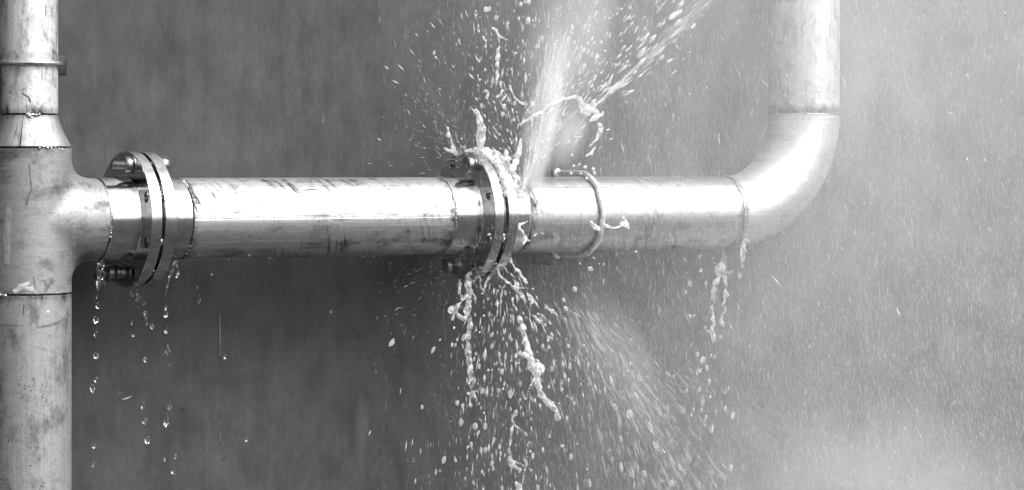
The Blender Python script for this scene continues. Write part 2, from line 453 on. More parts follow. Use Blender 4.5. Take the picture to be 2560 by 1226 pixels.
stack = empty('pipe_stack', (0, 0, -1.5), 'upright steel pipe with tee and reducer at the left edge', 'pipe')
TZ = .1462; RZ = .2122
shell('upper_pipe', RZ + .0026, 1.25, .0572, 'Z', M['pipe_top'], stack, .0045)
prof = [(TZ + .0022, .0826), (TZ + .003, .0836), (TZ + .005, .0826), (TZ + .012, .0790), (TZ + .02, .0745), (TZ + .028, .0702), (TZ + .036, .0662), (TZ + .044, .0629), (TZ + .052, .0603), (TZ + .058, .0585), (RZ - .0012, .0574), (RZ - .0006, .0566), (RZ - .0006, .052), (TZ + .0012, .078)]
link('reducer', lathe('reducer', prof, 'Z', 128), M['reducer'], stack)
shell('lower_pipe', -1.5, -.1492, PR, 'Z', M['pipe_low'], stack)

def make_tee():
    """run and branch blended with the soft fillet of a formed fitting"""
    bm = bmesh.new()
    bmesh.ops.create_cone(bm, cap_ends=True, segments=96, radius1=PR, radius2=PR, depth=2 * TZ - .002)
    m = Matrix.Translation((SEAM_L / 2 - .001, 0, 0)) @ Matrix.Rotation(R(90), 4, 'Y')
    bmesh.ops.create_cone(bm, cap_ends=True, segments=96, radius1=PR, radius2=PR, depth=SEAM_L - .002, matrix=m)
    for sx, sz in ((1, 1), (1, -1)):      # stock for the fillet
        bmesh.ops.create_icosphere(bm, subdivisions=3, radius=.03, matrix=Matrix.Translation((.08, 0, sz * .08)))
    me = bpy.data.meshes.new('tee'); bm.to_mesh(me); bm.free()
    me = bake(me, [('REMESH', dict(mode='VOXEL', voxel_size=.0027, adaptivity=0.0))])
    co = np.empty(len(me.vertices) * 3, np.float32); me.vertices.foreach_get('co', co); co = co.reshape(-1, 3).astype(np.float64)
    orig = co.copy()
    k = .034
    def sdf(p):
        a = np.hypot(p[:, 0], p[:, 1]) - PR; b = np.hypot(p[:, 1], p[:, 2]) - PR
        c = p[:, 1] ** 2 / np.maximum((a + PR) * (b + PR), 1e-9)
        ke = np.maximum(k * 1.5 * np.clip(1 - c, 0, 1), 1e-5)          # the two skins run tangent at the front: no fillet there
        h = np.clip(.5 + .5 * (b - a) / ke, 0, 1)
        d = b * (1 - h) + a * h - ke * h * (1 - h)
        return np.where(p[:, 0] < 0, a, d)
    capz = np.abs(orig[:, 2]) > TZ - .004; capx = orig[:, 0] > SEAM_L - .0055
    cap = (capz & (np.hypot(orig[:, 0], orig[:, 1]) < PR - .004)) | (capx & (np.hypot(orig[:, 1], orig[:, 2]) < PR - .004))
    for it in range(14):
        f = sdf(co); e = 1e-4
        g = np.stack([(sdf(co + np.eye(3)[i] * e) - f) / e for i in range(3)], 1)
        g /= np.maximum((g * g).sum(1, keepdims=True), .25)
        st = g * f[:, None] * .9
        st[cap] = 0; st[capz, 2] = 0; st[capx, 0] = 0
        co -= st
    me.vertices.foreach_set('co', co.astype(np.float32).ravel()); me.update(); me.name = 'tee'
    return auto_sharp(me, 50)
tee = link('tee', make_tee(), M['tee'], stack)
link('gap_shade_ring', lathe('gap_shade_ring', [(TZ - .02, .0775), (TZ + .02, .0740), (TZ + .02, .070), (TZ - .02, .070)], 'Z', 64), M['gasket'], stack)  # added black ring that paints in the darkness inside the open joint gap
link('gap_shade_ring', lathe('gap_shade_ring', [(-TZ - .03, .0795), (-TZ + .02, .0795), (-TZ + .02, .07), (-TZ - .03, .07)], 'Z', 64), M['gasket'], stack)
link('gap_shade_ring', lathe('gap_shade_ring', [(RZ - .02, .0525), (RZ + .02, .0525), (RZ + .02, .048), (RZ - .02, .048)], 'Z', 64), M['gasket'], stack)
# tack welds and smears at the open joints
lump(stack, 'tack_weld', [on_z(x, zpx(y), .0572) for x, y in ((68, 286), (74, 288), (82, 287), (90, 288), (98, 286), (72, 292), (80, 296), (76, 302), (72, 312), (66, 322))], M['bead'], .0042)
lump(stack, 'tack_weld', [on_z(x, zpx(y), .0838) for x, y in ((99, 371), (108, 368), (118, 369), (128, 370), (138, 369), (148, 372), (155, 374))], M['bead'], .0036)
lump(stack, 'tack_weld', [on_z(x, zpx(y), PR) for x, y in ((-8, 738), (0, 737), (8, 738), (13, 739))], M['bead'], .0046)
lump(stack, 'tack_weld', [on_z(x, zpx(y), PR) for x, y in ((140, 734), (146, 733))], M['bead'], .0028)

def skin_patch(name, pts, mat, parent, surf, lift=.0006):
    """a thin smear lying on a pipe: filled outline, slightly proud"""
    P = [surf(x, y) for x, y in pts]; c = sum(P, Vector()) / len(P); V = []; n = len(P)
    ctr = surf(sum(p[0] for p in pts) / n, sum(p[1] for p in pts) / n)
    nrm = Vector((ctr.x, ctr.y, 0)).normalized() if parent is stack else Vector((0, ctr.y, ctr.z)).normalized()
    V = [p + nrm * lift for p in P] + [p - nrm * lift for p in P] + [ctr + nrm * lift * 1.6]
    F = [(i, (i + 1) % n, 2 * n) for i in range(n)] + [(i, (i + 1) % n, n + (i + 1) % n, n + i) for i in range(n)]
    return link(name, py_mesh(name, V, F), mat, parent, False)
lowS = lambda x, y: on_z(x, zpx(y), PR); topS = lambda x, y: on_z(x, zpx(y), .0572)
def fat_line(pts, w0, w1):
    out, back = [], []
    for i, (x, y) in enumerate(pts):
        a = pts[max(0, i - 1)]; b = pts[min(len(pts) - 1, i + 1)]; L = math.hypot(b[0] - a[0], b[1] - a[1]) or 1
        nx, ny = -(b[1] - a[1]) / L, (b[0] - a[0]) / L; k = (w0 + (w1 - w0) * i / (len(pts) - 1)) * .5 * rng.uniform(.75, 1.2)
        out.append((x + nx * k, y + ny * k)); back.append((x - nx * k, y - ny * k))
    return out, back
def skin_line(name, pts, w0, w1, mat, parent, surf, lift=.0006):
    pts = [tuple(p) for p in catmull(pts, 4)]
    a, b = fat_line(pts, w0, w1); V, F = [], []
    for p, q in zip(a, b):
        for r in (p, q):
            s = surf(*r); nrm = (Vector((s.x, s.y, 0)) if parent is stack else Vector((0, s.y, s.z))).normalized(); V.append(s + nrm * lift)
    V += [v - (Vector((v.x, v.y, 0)) if parent is stack else Vector((0, v.y, v.z))).normalized() * lift * 1.5 for v in V[:]]
    n = len(a); N = 2 * n
    for i in range(n - 1):
        k = 2 * i; F += [(k, k + 1, k + 3, k + 2), (k, k + 2, k + 2 + N, k + N), (k + 1, k + 3, k + 3 + N, k + 1 + N)]
    return link(name, py_mesh(name, V, F), mat, parent, False)
skin_line('ink_line', [(73, 410), (75, 435), (77, 455), (79, 470), (74, 485), (68, 500), (66, 514)], 2.6, 5.5, M['ink'], stack, lowS)
skin_line('scratch', [(55, 233), (63, 238), (72, 244), (76, 256)], 2.5, 5.5, M['ink'], stack, topS)
skin_line('scratch', [(0, 812), (30, 812), (58, 813)], 2.0, 1.6, M['ink'], stack, lowS)
for q in ([(82, 690), (100, 700), (112, 699), (130, 693), (137, 704), (130, 712), (150, 716), (157, 716), (146, 729), (112, 731), (80, 732), (84, 716)],):
    skin_patch('primer_smudge', q, M['smudge'], stack, lowS)
skin_patch('bright_smudge', [(46, 711), (74, 702), (77, 709), (62, 717), (84, 714), (88, 731), (36, 732), (30, 723), (42, 719)], M['patch_light'], stack, lowS, .0008)
skin_patch('rubbed_patch', [(14, 528), (20, 515), (27, 526), (26, 590), (24, 660), (12, 660), (9, 600)], M['patch_dull'], stack, lowS, .0005)
skin_line('stain_line', [(90, 818), (110, 815), (132, 811), (150, 806), (166, 795), (176, 782)], 4, 12, M['smudge'], stack, lowS)
skin_patch('bright_smudge', [(116, 778), (122, 776), (124, 780), (119, 784)], M['patch_light'], stack, lowS, .0008)

# lettering helpers -------------------------------------------------
def text_mesh(txt, size):
    cu = bpy.data.curves.new('lettering', 'FONT'); cu.body = txt; cu.size = size; cu.resolution_u = 2; cu.fill_mode = 'FRONT'
    o = bpy.data.objects.new('lettering', cu); col.objects.link(o)
    dg = bpy.context.evaluated_depsgraph_get(); dg.update()
    me = bpy.data.meshes.new_from_object(o.evaluated_get(dg)); bpy.data.objects.remove(o); bpy.data.curves.remove(cu)
    return me
tm = text_mesh('ALLOY  W PL-R RST', .0085)
for v in tm.vertices:         # reads downwards on the camera side of the tee
    z = zpx(384) - v.co.x * .88; s = on_z(54 + max(0, (384 - (CY - (z - .1195) / (ZC - .06) * FPX))) * -.02 + 3.0, z, PR)
    th = math.atan2(s.x, -s.y) + (v.co.y) / PR * 1.0
    v.co = Vector((math.sin(th) * (PR + .0005), -math.cos(th) * (PR + .0005), z))
link('stencil_lettering', tm, M['ink'], tee, False)

# flanges -----------------------------------------------------------
def flange_mesh(side, x_face):
    """weld-neck flange; side=-1: the neck points left, mating face at x_face looks right"""
    s = side
    pr = [(0, .0775), (0, .1075), (.0016, .1080), (.0016, .1387), (.0026, .1397), (.0244, .1397), (.0254, .1387), (.0254, .0915), (.0268, .0897), (.030, .0890),
          (.050, .0872), (.062, .0862), (.0735, .0856), (.0865, .0853), (.0876, .0843), (.0876, .0775)]
    me = lathe('flange', [(x_face + s * u, r) for u, r in pr], 'X', 144)
    bm = bmesh.new()
    for k in range(8):
        a = R(22.5 + 45 * k)
        mt = Matrix.Translation((x_face + s * .012, -math.cos(a) * .1207, math.sin(a) * .1207)) @ Matrix.Rotation(R(90), 4, 'Y')
        bmesh.ops.create_cone(bm, cap_ends=True, segments=28, radius1=.0112, radius2=.0112, depth=.08, matrix=mt)
    cu = bpy.data.meshes.new('cut'); bm.to_mesh(cu); bm.free()
    co = bpy.data.objects.new('cut', cu); col.objects.link(co)
    out = bake(me, [('BOOLEAN', dict(operation='DIFFERENCE', object=co, solver='EXACT'))])
    bpy.data.objects.remove(co); out.name = 'flange'
    return auto_sharp(out, 28)

def letter_rim(txt, xc, rad, a_start, size, parent):
    tm = text_mesh(txt, size)
    for v in tm.vertices:
        a = R(a_start) + v.co.x / rad
        v.co = Vector((xc - (v.co.y - size * .35), -math.cos(a) * (rad + .00035), math.sin(a) * (rad + .00035)))
    return link('stamped_lettering', tm, M['etch'], parent, False)

fa = link('flange', flange_mesh(-1, FL1), M['flange'], stack)
letter_rim('GND 3Y725  B16  A182F316 /F316L', FL1 - .0125, .1397, -47, .0098, fa)
link('gap_shade_ring', lathe('gap_shade_ring', [(SEAM_L - .02, .0765), (SEAM_L + .02, .0765), (SEAM_L + .02, .07), (SEAM_L - .02, .07)], 'X', 64), M['gasket'], stack)  # added ring, black for the shade within the branch joint
bead(stack, SEAM_L + .0004, PR - .0016, br=.0020, a0=-10, a1=70, seed=3)
lump(stack, 'tack_weld', [Vector((SEAM_L, -PR * math.cos(R(a)), PR * math.sin(R(a)))) for a in (-18, -14, -10, -24)], M['bead'], .0026)

spool = empty('horizontal_pipe', (SP0, 0, -PR), 'horizontal steel pipe bolted between the two flanged joints', 'pipe')
fb = link('flange', flange_mesh(1, FL1 + GL), M['flange'], spool)
shell('pipe_barrel', SP0 + .0014, SP1 - .0006, PR, 'X', M['pipe_mid'], spool)
link('gap_shade_ring', lathe('gap_shade_ring', [(SP0 - .02, .0765), (SP0 + .02, .0765), (SP0 + .02, .07), (SP0 - .02, .07)], 'X', 64), M['gasket'], spool)  # black ring added as the shade inside this pipe joint
lump(spool, 'tack_weld', [Vector((SP0, -PR * math.cos(R(a)), PR * math.sin(R(a)))) for a in (52, 57, 62, 67)], M['bead'], .0034)
lump(spool, 'tack_weld', [Vector((SP0 + .001, -PR * math.cos(R(a)), PR * math.sin(R(a)))) for a in (-42, -50, -58)], M['bead'], .0028)
bead(spool, SP1, PR - .0003, br=.0030, sway=.0018, seed=9)
fc = link('flange', flange_mesh(-1, FR1), M['flange'], spool)
# the long seam of the rolled pipe and a few long scores, on the camera side
def long_line(name, u0, u1, a0, w, mat, parent, lift=.0004, wig=0.0, rad=PR):
    n = 40; V, F = [], []
    for i in range(n + 1):
        u = u0 + (u1 - u0) * i / n; a = R(a0) + wig * mnoise.noise(Vector((u * 14, a0, 0))); da = w / rad * .5 * (1 + .4 * mnoise.noise(Vector((u * 60, a0, 4))))
        for k, (aa, l) in enumerate(((a - da, -.0002), (a - da * .5, lift), (a + da * .5, lift), (a + da, -.0002))):
            V.append((u, -math.cos(aa) * (rad + l), math.sin(aa) * (rad + l)))
    for i in range(n):
        for k in range(3): F.append((4 * i + k, 4 * i + k + 1, 4 * i + k + 5, 4 * i + k + 4))
    return link(name, py_mesh(name, V, F), mat, parent)
long_line('seam_line', SP0 + .003, SP1 - .02, -1.5, .0016, M['patch_light'], spool, .0005)
long_line('score_line', SP0 + .003, SP1 - .004, -5.0, .0010, M['ink'], spool, .0003, .012)
long_line('score_line', .40, .90, 13, .0008, M['ink'], spool, .0003, .03)
long_line('score_line', .62, .92, -14, .0010, M['ink'], spool, .0003, .05)
long_line('score_line', .36, .60, 31, .0008, M['smudge'], spool, .0003, .02)
long_line('score_line', .55, .83, 5.5, .0012, M['ink'], spool, .0003, .10)
long_line('score_line', SP0 + .003, .66, -36, .0013, M['ink'], spool, .0003, .10)

tailp = empty('elbow_pipe', (EP0, 0, -PR), 'steel pipe run bending up through an elbow on the right', 'pipe')
fd = link('flange', flange_mesh(1, FR1 + GR), M['flange'], tailp)
shell('pipe_barrel', EP0 + .0006, ELB - .0004, PR, 'X', M['pipe_right'], tailp)
bead(tailp, EP0, PR - .0006, br=.0022, sway=.0012, seed=14)
bead(tailp, ELB, PR - .0006, br=.0030, sway=.0014, seed=21)
def elbow_mesh():
    V, F = [], []; N, S = 56, 96; rc = .229
    for i in range(N + 1):
        a = R(90) * i / N; cx, cz = ELB + rc * math.sin(a), rc - rc * math.cos(a)
        rad = Vector((math.sin(a), 0, -math.cos(a)))
        for k in range(S):
            b = 2 * math.pi * k / S; p = Vector((cx, 0, cz)) + rad * (PR * math.cos(b)) + Vector((0, 1, 0)) * (PR * math.sin(b)); V.append(p)
    for i in range(N):
        for k in range(S):
            k2 = (k + 1) % S; F.append((i * S + k, i * S + k2, (i + 1) * S + k2, (i + 1) * S + k))
    return py_mesh('elbow', V, F)
em = elbow_mesh()
link('elbow', em, M['elbow'], tailp)
bead(tailp, .2295, PR - .0012, 'Z', .0018, (RISX, 0, 0), sway=.0006, seed=33)
bead(tailp, .2300, PR - .0002, 'Z', .0030, (RISX, 0, 0), 25, 75, seed=35)
shell('riser', .2302, 1.3, PR, 'Z', M['riser'], tailp, origin=(RISX, 0, 0))
long_line('score_line', EP0 + .01, 1.62, 46, .0010, M['ink'], tailp, .0003, .03)
for uu in (1.262, 1.455):
    P = [Vector((uu + .004 * math.sin(a), -math.cos(a) * (PR + .0002), math.sin(a) * (PR + .0002))) for a in [R(-38 + 3 * k) for k in range(20)]]
    link('score_ring', tube('score_ring', P, [.0004] * 20, 5), M['ink'], tailp)

def on_riser(px_x, px_y):
    x = RISX
    for _ in range(14):
        dx = x - RISX; q = Vector((x, -math.sqrt(max(0, PR * PR - dx * dx)), 0)); d = q - CAM
        x += (px_x - (1280 + FPX * d.dot(RT) / d.dot(FW))) * pxm(q) * .7; x = max(RISX - PR * .99, min(RISX + PR * .99, x))
    q = Vector((x, -math.sqrt(max(0, PR * PR - (x - RISX) ** 2)), 0)); q.z = CAM.z + (CY - px_y) * pxm(q); return q
for pts, w0 in (([(1958, -5), (1952, 14), (1947, 26), (1949, 36)], 3.0), ([(1966, 4), (1980, 2), (1990, 4)], 2.0), ([(2014, 34), (2012, 54), (2004, 66), (2008, 84), (2006, 94)], 2.2), ([(1964, 82), (1984, 83), (1996, 87)], 2.2), ([(1955, 107), (1964, 107)], 3.0), ([(1986, 222), (2010, 226), (2040, 230), (2054, 232)], 1.4)):
    P = [on_riser(*p) for p in [tuple(c) for c in catmull(pts, 4)]]
    P = [p + Vector((p.x - RISX, p.y, 0)).normalized() * .0001 for p in P]
    link('scratch', tube('scratch', P, [w0 * .32 * pxm(P[0]) * rng.uniform(.5, 1.2) for _ in P], 5), M['smudge'], tailp)

# gaskets: separate rings squeezed in the joints
g1 = link('gasket', lathe('gasket', [(FL1 + .0002, .0775), (FL1 + GL - .0002, .0775), (FL1 + GL - .0002, .1085), (FL1 + .0002, .1085)], 'X', 72), M['gasket'])
tag(g1, 'thin black gasket ring inside the dripping left joint', 'gasket')
g2 = link('gasket', lathe('gasket', [(FR1 + .0002, .0775), (FR1 + .0035, .0775), (FR1 + .0035, .1075), (FR1 + .0002, .1075)], 'X', 72), M['gasket'])
tag(g2, 'dark gasket ring inside the spraying right joint', 'gasket')

# bolts -------------------------------------------------------------
def hexa(name, x0, x1, af, dome=.0012):
    """hex nut about the X axis with turned corners"""
    V, F = [], []
    r = af / math.sqrt(3)
    for u, k in ((x0, .86), (x0 + dome, 1.0), (x1 - dome, 1.0), (x1, .86)):
        for i in range(6):
            a = R(60 * i + 30); V.append((u, math.cos(a) * r * k, math.sin(a) * r * k))
    for j in range(3):
        for i in range(6):
            i2 = (i + 1) % 6; F.append((6 * j + i, 6 * j + i2, 6 * j + 6 + i2, 6 * j + 6 + i))
    F.append(tuple(range(5, -1, -1))); F.append(tuple(range(18, 24)))
    return auto_sharp(py_mesh(name, V, F), 20)
def thread(name, x0, x1, r):
    pr = [(x0, .0005), (x0, r * .75)]; u = x0 + .0015
    while u < x1 - .001: pr += [(u, r), (u + .0011, r * .88)]; u += .0022
    pr += [(x1, r * .8), (x1, .0005)]
    return lathe(name, pr, 'X', 24, closed=False)
def bolt(ang, xl, xr, left, right, label, nutaf=.031, extra=None, washer=True):
    """stud through a joint: xl/xr are the outer flange faces; left/right how far it sticks out"""
    c = Vector((0, -math.cos(R(ang)) * .1207, math.sin(R(ang)) * .1207))
    e = empty('flange_bolt', c + Vector(((xl + xr) / 2, 0, 0)), label, 'bolt', 'bolts through the flanged joints')
    def put(name, me): link(name, me, M['bolt'], e, True, Vector((-(xl + xr) / 2, 0, 0)))
    put('shank', thread('shank', xl - left, xr + right, .0094))
    put('nut', hexa('nut', xl - .0205, xl - (.003 if washer else .0005), nutaf))
    put('nut', hexa('nut', xr + .003, xr + .0205, nutaf))
    if washer:
        put('washer', lathe('washer', [(xl - .0032, .0096), (xl - .0032, .018), (xl - .0004, .018), (xl - .0004, .0096)], 'X', 32))
        put('washer', lathe('washer', [(xr + .0004, .0096), (xr + .0004, .018), (xr + .0032, .018), (xr + .0032, .0096)], 'X', 32))
    if extra: put('nut', hexa('nut', xl - extra - .016, xl - extra, nutaf))
    return e
L0, L1 = FL1 - .0254, FL1 + GL + .0254
R0, R1 = FR1 - .0254, FR1 + GR + .0254
bolt(67.5, L0, L1, .048, .024, 'bolt with long bare thread at top of the left flange')
bolt(-112.5, L0, L1, .046, .022, 'bolt with bright hex nut under the left flange', extra=.026)
bolt(67.5, R0, R1, .022, .022, 'dark hex bolt at top of the spraying right flange', .036)
bolt(-112.5, R0, R1, .022, .022, 'bolt below the right flange half hidden by water')

# clamps ------------------------------------------------------------
def ubolt_path(rad, back, n=28):
    P = [(back, rad)]
    for k in range(6): P.append((back * (1 - (k + 1) / 7), rad))
    for k in range(n + 1):
        a = math.pi / 2 + math.pi * k / n; P.append((math.cos(a) * rad, math.sin(a) * rad))
    for k in range(6): P.append((back * (k + 1) / 7, -rad))
    P.append((back, -rad)); return P      # (depth, sideways)
def nut_y(name, x, y0, y1, z, af=.019):
    me = hexa(name, y0, y1, af)
    for v in me.vertices: a, b, c = v.co; v.co = (x + b, a, z + c)
    return auto_sharp(me, 20)
UX = at(1452, CY, 0).x
cl = empty('pipe_clamp', (UX, .15, 0), 'round rod clamp around the pipe right of the spraying joint', 'clamp', 'rod clamps holding the pipes')
ub = [Vector((UX + .0015 * math.sin(i), d, s)) for i, (d, s) in enumerate(ubolt_path(PR + .0080, .125))]
link('rod', tube('rod', ub, .0062, 14), M['rod'], cl)
for s in (1, -1):
    link('nut', nut_y('nut', UX, .096, .108, s * (PR + .0080), .020), M['rod'], cl)
link('bracket', box('bracket', (UX - .0205, .108, -.118), (UX + .0205, WALL_Y - .001, .118), .002), M['bracket'], cl)
CZ = zpx(157)
cl2 = empty('pipe_clamp', (0, .1, CZ), 'rod clamp around the narrow upper pipe at the left edge', 'clamp', 'rod clamps holding the pipes')
ub = [Vector((s, d, CZ)) for d, s in ubolt_path(.0572 + .0066, .085)]
link('rod', tube('rod', ub, .0052, 14), M['rod_dark'], cl2)
for s in (1, -1): link('nut', nut_y('nut', s * .0638, .052, .062, CZ, .019), M['bracket'], cl2)
link('bracket', box('bracket', (-.12, .062, CZ - .0205), (.107, WALL_Y - .001, CZ + .0205), .003), M['bracket'], cl2)

# ------------------------------------------------------------------ water
def strand_balls(pts, Y0, Y1=None, wig=2.0, beady=.46, step=.30, thin=.70):
    """photo points (x, y, radius px) at depth Y0..Y1 -> overlapping balls along a wandering thread"""
    Y1 = Y0 if Y1 is None else Y1
    P = catmull([(x, y, r) for x, y, r in pts], 12); out = []; last = None; n = len(P); s = rng.uniform(0, 99)
    for i, (x, y, r) in enumerate(P):
        r = max(r, .8)
        if last is not None and math.hypot(x - last[0], y - last[1]) < r * step and i < n - 1: continue
        last = (x, y)
        Y = Y0 + (Y1 - Y0) * i / max(1, n - 1)
        q = Vector((x * .09, y * .09, s))
        x2 = x + mnoise.noise(q) * wig * 2; y2 = y + mnoise.noise(q + Vector((7, 0, 0))) * wig
        p = at(x2, y2, Y + mnoise.noise(q * .6 + Vector((0, 9, 0))) * .006)
        rr = r * thin * (1 + beady * (mnoise.noise(Vector((x * .075, y * .075, s + 3))) * 1.6)) * pxm(p)
        out.append((p.x, p.y, p.z, max(rr, .0009)))
        if rng.random() < .045 and r > 3 and 0 < i < n - 1:      # torn filaments
            a0 = rng.choice((-1, 1)) * rng.uniform(.3, 1.3); L = rng.uniform(2.0, 5.0) * r; dx, dy = P[min(n - 1, i + 1)][0] - P[i - 1][0], P[min(n - 1, i + 1)][1] - P[i - 1][1]; dl = math.hypot(dx, dy) or 1
            ux, uy = dx / dl, dy / dl; vx, vy = ux * math.cos(a0) - uy * math.sin(a0), ux * math.sin(a0) + uy * math.cos(a0)
            for q2 in range(9):
                f = q2 / 8; pf = at(x2 + vx * L * f + ux * L * .35 * f * f, y2 + vy * L * f + uy * L * .35 * f * f, Y + .004 * f); out.append((pf.x, pf.y, pf.z, max(.0008, r * pxm(pf) * (.42 - .3 * f + (.22 if q2 == 8 else 0)))))
        if rng.random() < .05:      # knots at the edge of the thread
            a = rng.uniform(0, 6.28); k = rr * rng.uniform(.5, .95)
            out.append((p.x + math.cos(a) * rr * .8, p.y + rng.uniform(-.5, .5) * rr, p.z + math.sin(a) * rr * .8, max(k * .6, .0008)))
    return out

def water(name, strands, mat, label, cat, Y=-.05, Y1=None, group=None, vox=.0010, ripple=.0005, **kw):
    B = []
    for st in strands: B += strand_balls(st, Y, Y1, **kw)
    me = water_body(name, B, vox, 5, ripple, 110)
    c = sum((Vector(b[:3]) for b in B), Vector()) / len(B)
    for v in me.vertices: v.co -= c
    return tag(link(name, me, M[mat], None, True, c), label, cat, group)

# drips at the left joint
JY = -.03
water('water_drip', [[(254, 655, 9), (252, 672, 9), (249, 690, 10), (247, 706, 10), (245, 718, 8), (245, 732, 4), (244, 748, 3)], [(243, 660, 4), (247, 678, 4), (250, 690, 5)]], 'clear', 'twisting clear water drip hanging under the tee branch', 'water drip', JY)
water('water_drip', [[(342, 716, 7), (344, 728, 5), (346, 738, 5), (343, 750, 5)], [(346, 736, 4), (352, 744, 3), (357, 752, 3)]], 'clear', 'short forked drip at the lowest point of the left flange', 'water drip', -.01)
water('water_drip', [[(441, 655, 7), (434, 668, 6), (428, 683, 5), (424, 700, 4.5), (419, 716, 4.5), (417, 732, 4), (415, 752, 2)], [(440, 660, 5), (443, 675, 4), (444, 692, 5.5)]], 'clear', 'thin clear drip just right of the left flange', 'water drip', JY)
# drips near the elbow
water('water_drip', [[(1882, 566, 4), (1872, 578, 6), (1866, 594, 6), (1860, 612, 7), (1857, 632, 5), (1857, 650, 4), (1855, 668, 3)], [(1868, 570, 5), (1876, 572, 4), (1884, 574, 4), (1884, 590, 3)], [(1868, 586, 3), (1870, 604, 4)]], 'milky', 'frothy drip at the weld where the elbow starts', 'water drip', -.06)
water('water_stream', [[(1810, 632, 6), (1808, 650, 8), (1804, 670, 12), (1797, 695, 9), (1788, 715, 6), (1783, 740, 6), (1783, 765, 8), (1785, 790, 5), (1783, 815, 7), (1782, 835, 9), (1784, 856, 5)],
                       [(1808, 680, 8), (1812, 707, 7), (1816, 738, 6), (1812, 765, 5), (1809, 790, 6), (1804, 812, 6)], [(1800, 660, 5), (1794, 672, 4)], [(1818, 680, 5), (1826, 682, 4)]], 'milky', 'broken stream falling from the pipe left of the elbow', 'water stream', -.02, beady=.75, wig=4.0)

# the burst above the right joint
JT = -.05
water('water_finger', [[(1190, 277, 5), (1196, 292, 9), (1203, 318, 10), (1204, 345, 9), (1204, 368, 10), (1212, 392, 14), (1228, 412, 17), (1246, 430, 14)], [(1196, 340, 3), (1194, 352, 4), (1202, 366, 5)]], 'foam', 'tall white finger of water above the right flange', 'water splash', JT, thin=.92)
water('water_finger', [[(1117, 321, 6), (1123, 338, 6), (1129, 354, 5), (1131, 368, 6), (1136, 380, 8), (1146, 390, 5)], [(1111, 371, 5), (1120, 376, 5), (1133, 380, 6)]], 'foam', 'small forked splash left of the tall finger of water', 'water splash', .03)
water('water_finger', [[(1143, 352, 2), (1152, 363, 2.5), (1160, 369, 3), (1163, 380, 2.6), (1167, 390, 3)], [(1148, 364, 2), (1156, 367, 2.5)]], 'milky', 'thin thread of water between the fork and the tall finger', 'water splash', .02)
# froth that clings round the leaking joint
B = []
XD0, XD1 = FR1 + .002, FR1 + GR + .030
for i in range(900):
    a = rng.uniform(18, 128); x = rng.uniform(XD0, XD1 + .035); q = Vector((x * 42, a * .07, 3))
    k = mnoise.noise(q) + .55 * mnoise.noise(q * 2.3)
    cover = .02 if a < 52 else -.30 + abs(a - 88) * .004
    if k < cover + (.10 if x < FR1 + GR + .001 else 0): continue
    onrim = x < XD1 - .003
    rad = (.1397 if onrim else .1397 - (x - XD1 + .003) * .95) + rng.uniform(0, .006)
    B.append((x, -math.cos(R(a)) * rad, math.sin(R(a)) * rad, rng.uniform(.003, .0065)))
for st in ([(1236, 376, 5), (1240, 392, 8), (1246, 412, 12), (1256, 430, 13)], [(1262, 373, 4), (1266, 388, 8), (1268, 404, 11), (1274, 424, 12)], [(1303, 345, 3), (1302, 362, 6), (1298, 382, 8), (1290, 402, 10), (1282, 424, 13)], [(1256, 420, 12), (1268, 446, 13), (1282, 470, 12), (1292, 490, 8)], [(1290, 404, 8), (1276, 398, 6), (1262, 398, 7)], [(1296, 420, 7), (1300, 440, 9), (1298, 462, 9), (1290, 478, 9)], [(1228, 404, 8), (1240, 418, 9), (1252, 442, 9)]):
    B += strand_balls(st, -.055, -.10)
me = water_body('water_froth', B, .0014, 3, .0016, 110)
tag(link('water_froth', me, M['foam']), 'white froth wrapped over the top of the spraying joint', 'water splash')

water('water_arc', [[(1299, 311, 4), (1313, 304, 5), (1328, 293, 5), (1343, 285, 6), (1361, 276, 5), (1376, 263, 6), (1391, 255, 7), (1410, 249, 6), (1429, 244, 5), (1444, 244, 7), (1453, 259, 10), (1463, 270, 14), (1478, 277, 12), (1492, 282, 8)],
                    [(1361, 298, 2.5), (1370, 286, 4), (1381, 270, 4)], [(1474, 303, 4), (1484, 298, 9), (1496, 291, 9), (1506, 285, 6)], [(1462, 262, 7), (1478, 266, 7), (1490, 262, 5)], [(1458, 280, 8), (1470, 288, 7)]], 'foam', 'white arc of water with a heavy head above the pipe', 'water splash', -.09)
water('water_chain', [[(1496, 309, 5), (1502, 322, 7), (1496, 336, 6), (1489, 350, 6), (1482, 360, 5), (1474, 365, 3)], [(1487, 370, 4), (1480, 380, 5), (1470, 388, 4), (1464, 391, 2)]], 'foam', 'curved chain of white water right of the arc head', 'water splash', -.10)
water('water_thread', [[(1450, 318, 2), (1446, 330, 2.5), (1438, 343, 3), (1430, 350, 3), (1425, 360, 2.5), (1421, 371, 2)], [(1438, 343, 3), (1448, 344, 3), (1454, 342, 2)], [(1440, 346, 2), (1432, 364, 2)]], 'milky', 'thin forked thread of water right of the plume', 'water splash', -.08)
water('water_thread', [[(1275, 216, 6), (1278, 224, 4), (1283, 234, 3), (1288, 246, 4), (1297, 255, 5), (1309, 259, 6)]], 'foam', 'short hook of water with a round head in the plume', 'water splash', -.07)
water('water_thread', [[(1348, 231, 5), (1343, 240, 2), (1338, 250, 3), (1330, 262, 5), (1322, 270, 3), (1316, 276, 3)]], 'foam', 'short slanted strand of water inside the plume', 'water splash', -.07)
water('water_thread', [[(1233, 70, 5), (1242, 78, 6), (1247, 95, 7), (1247, 111, 2), (1246, 126, 7), (1244, 146, 8), (1245, 166, 5), (1243, 188, 6), (1242, 212, 3)]], 'foam', 'upright beaded strand of water at the top centre', 'water splash', -.06)
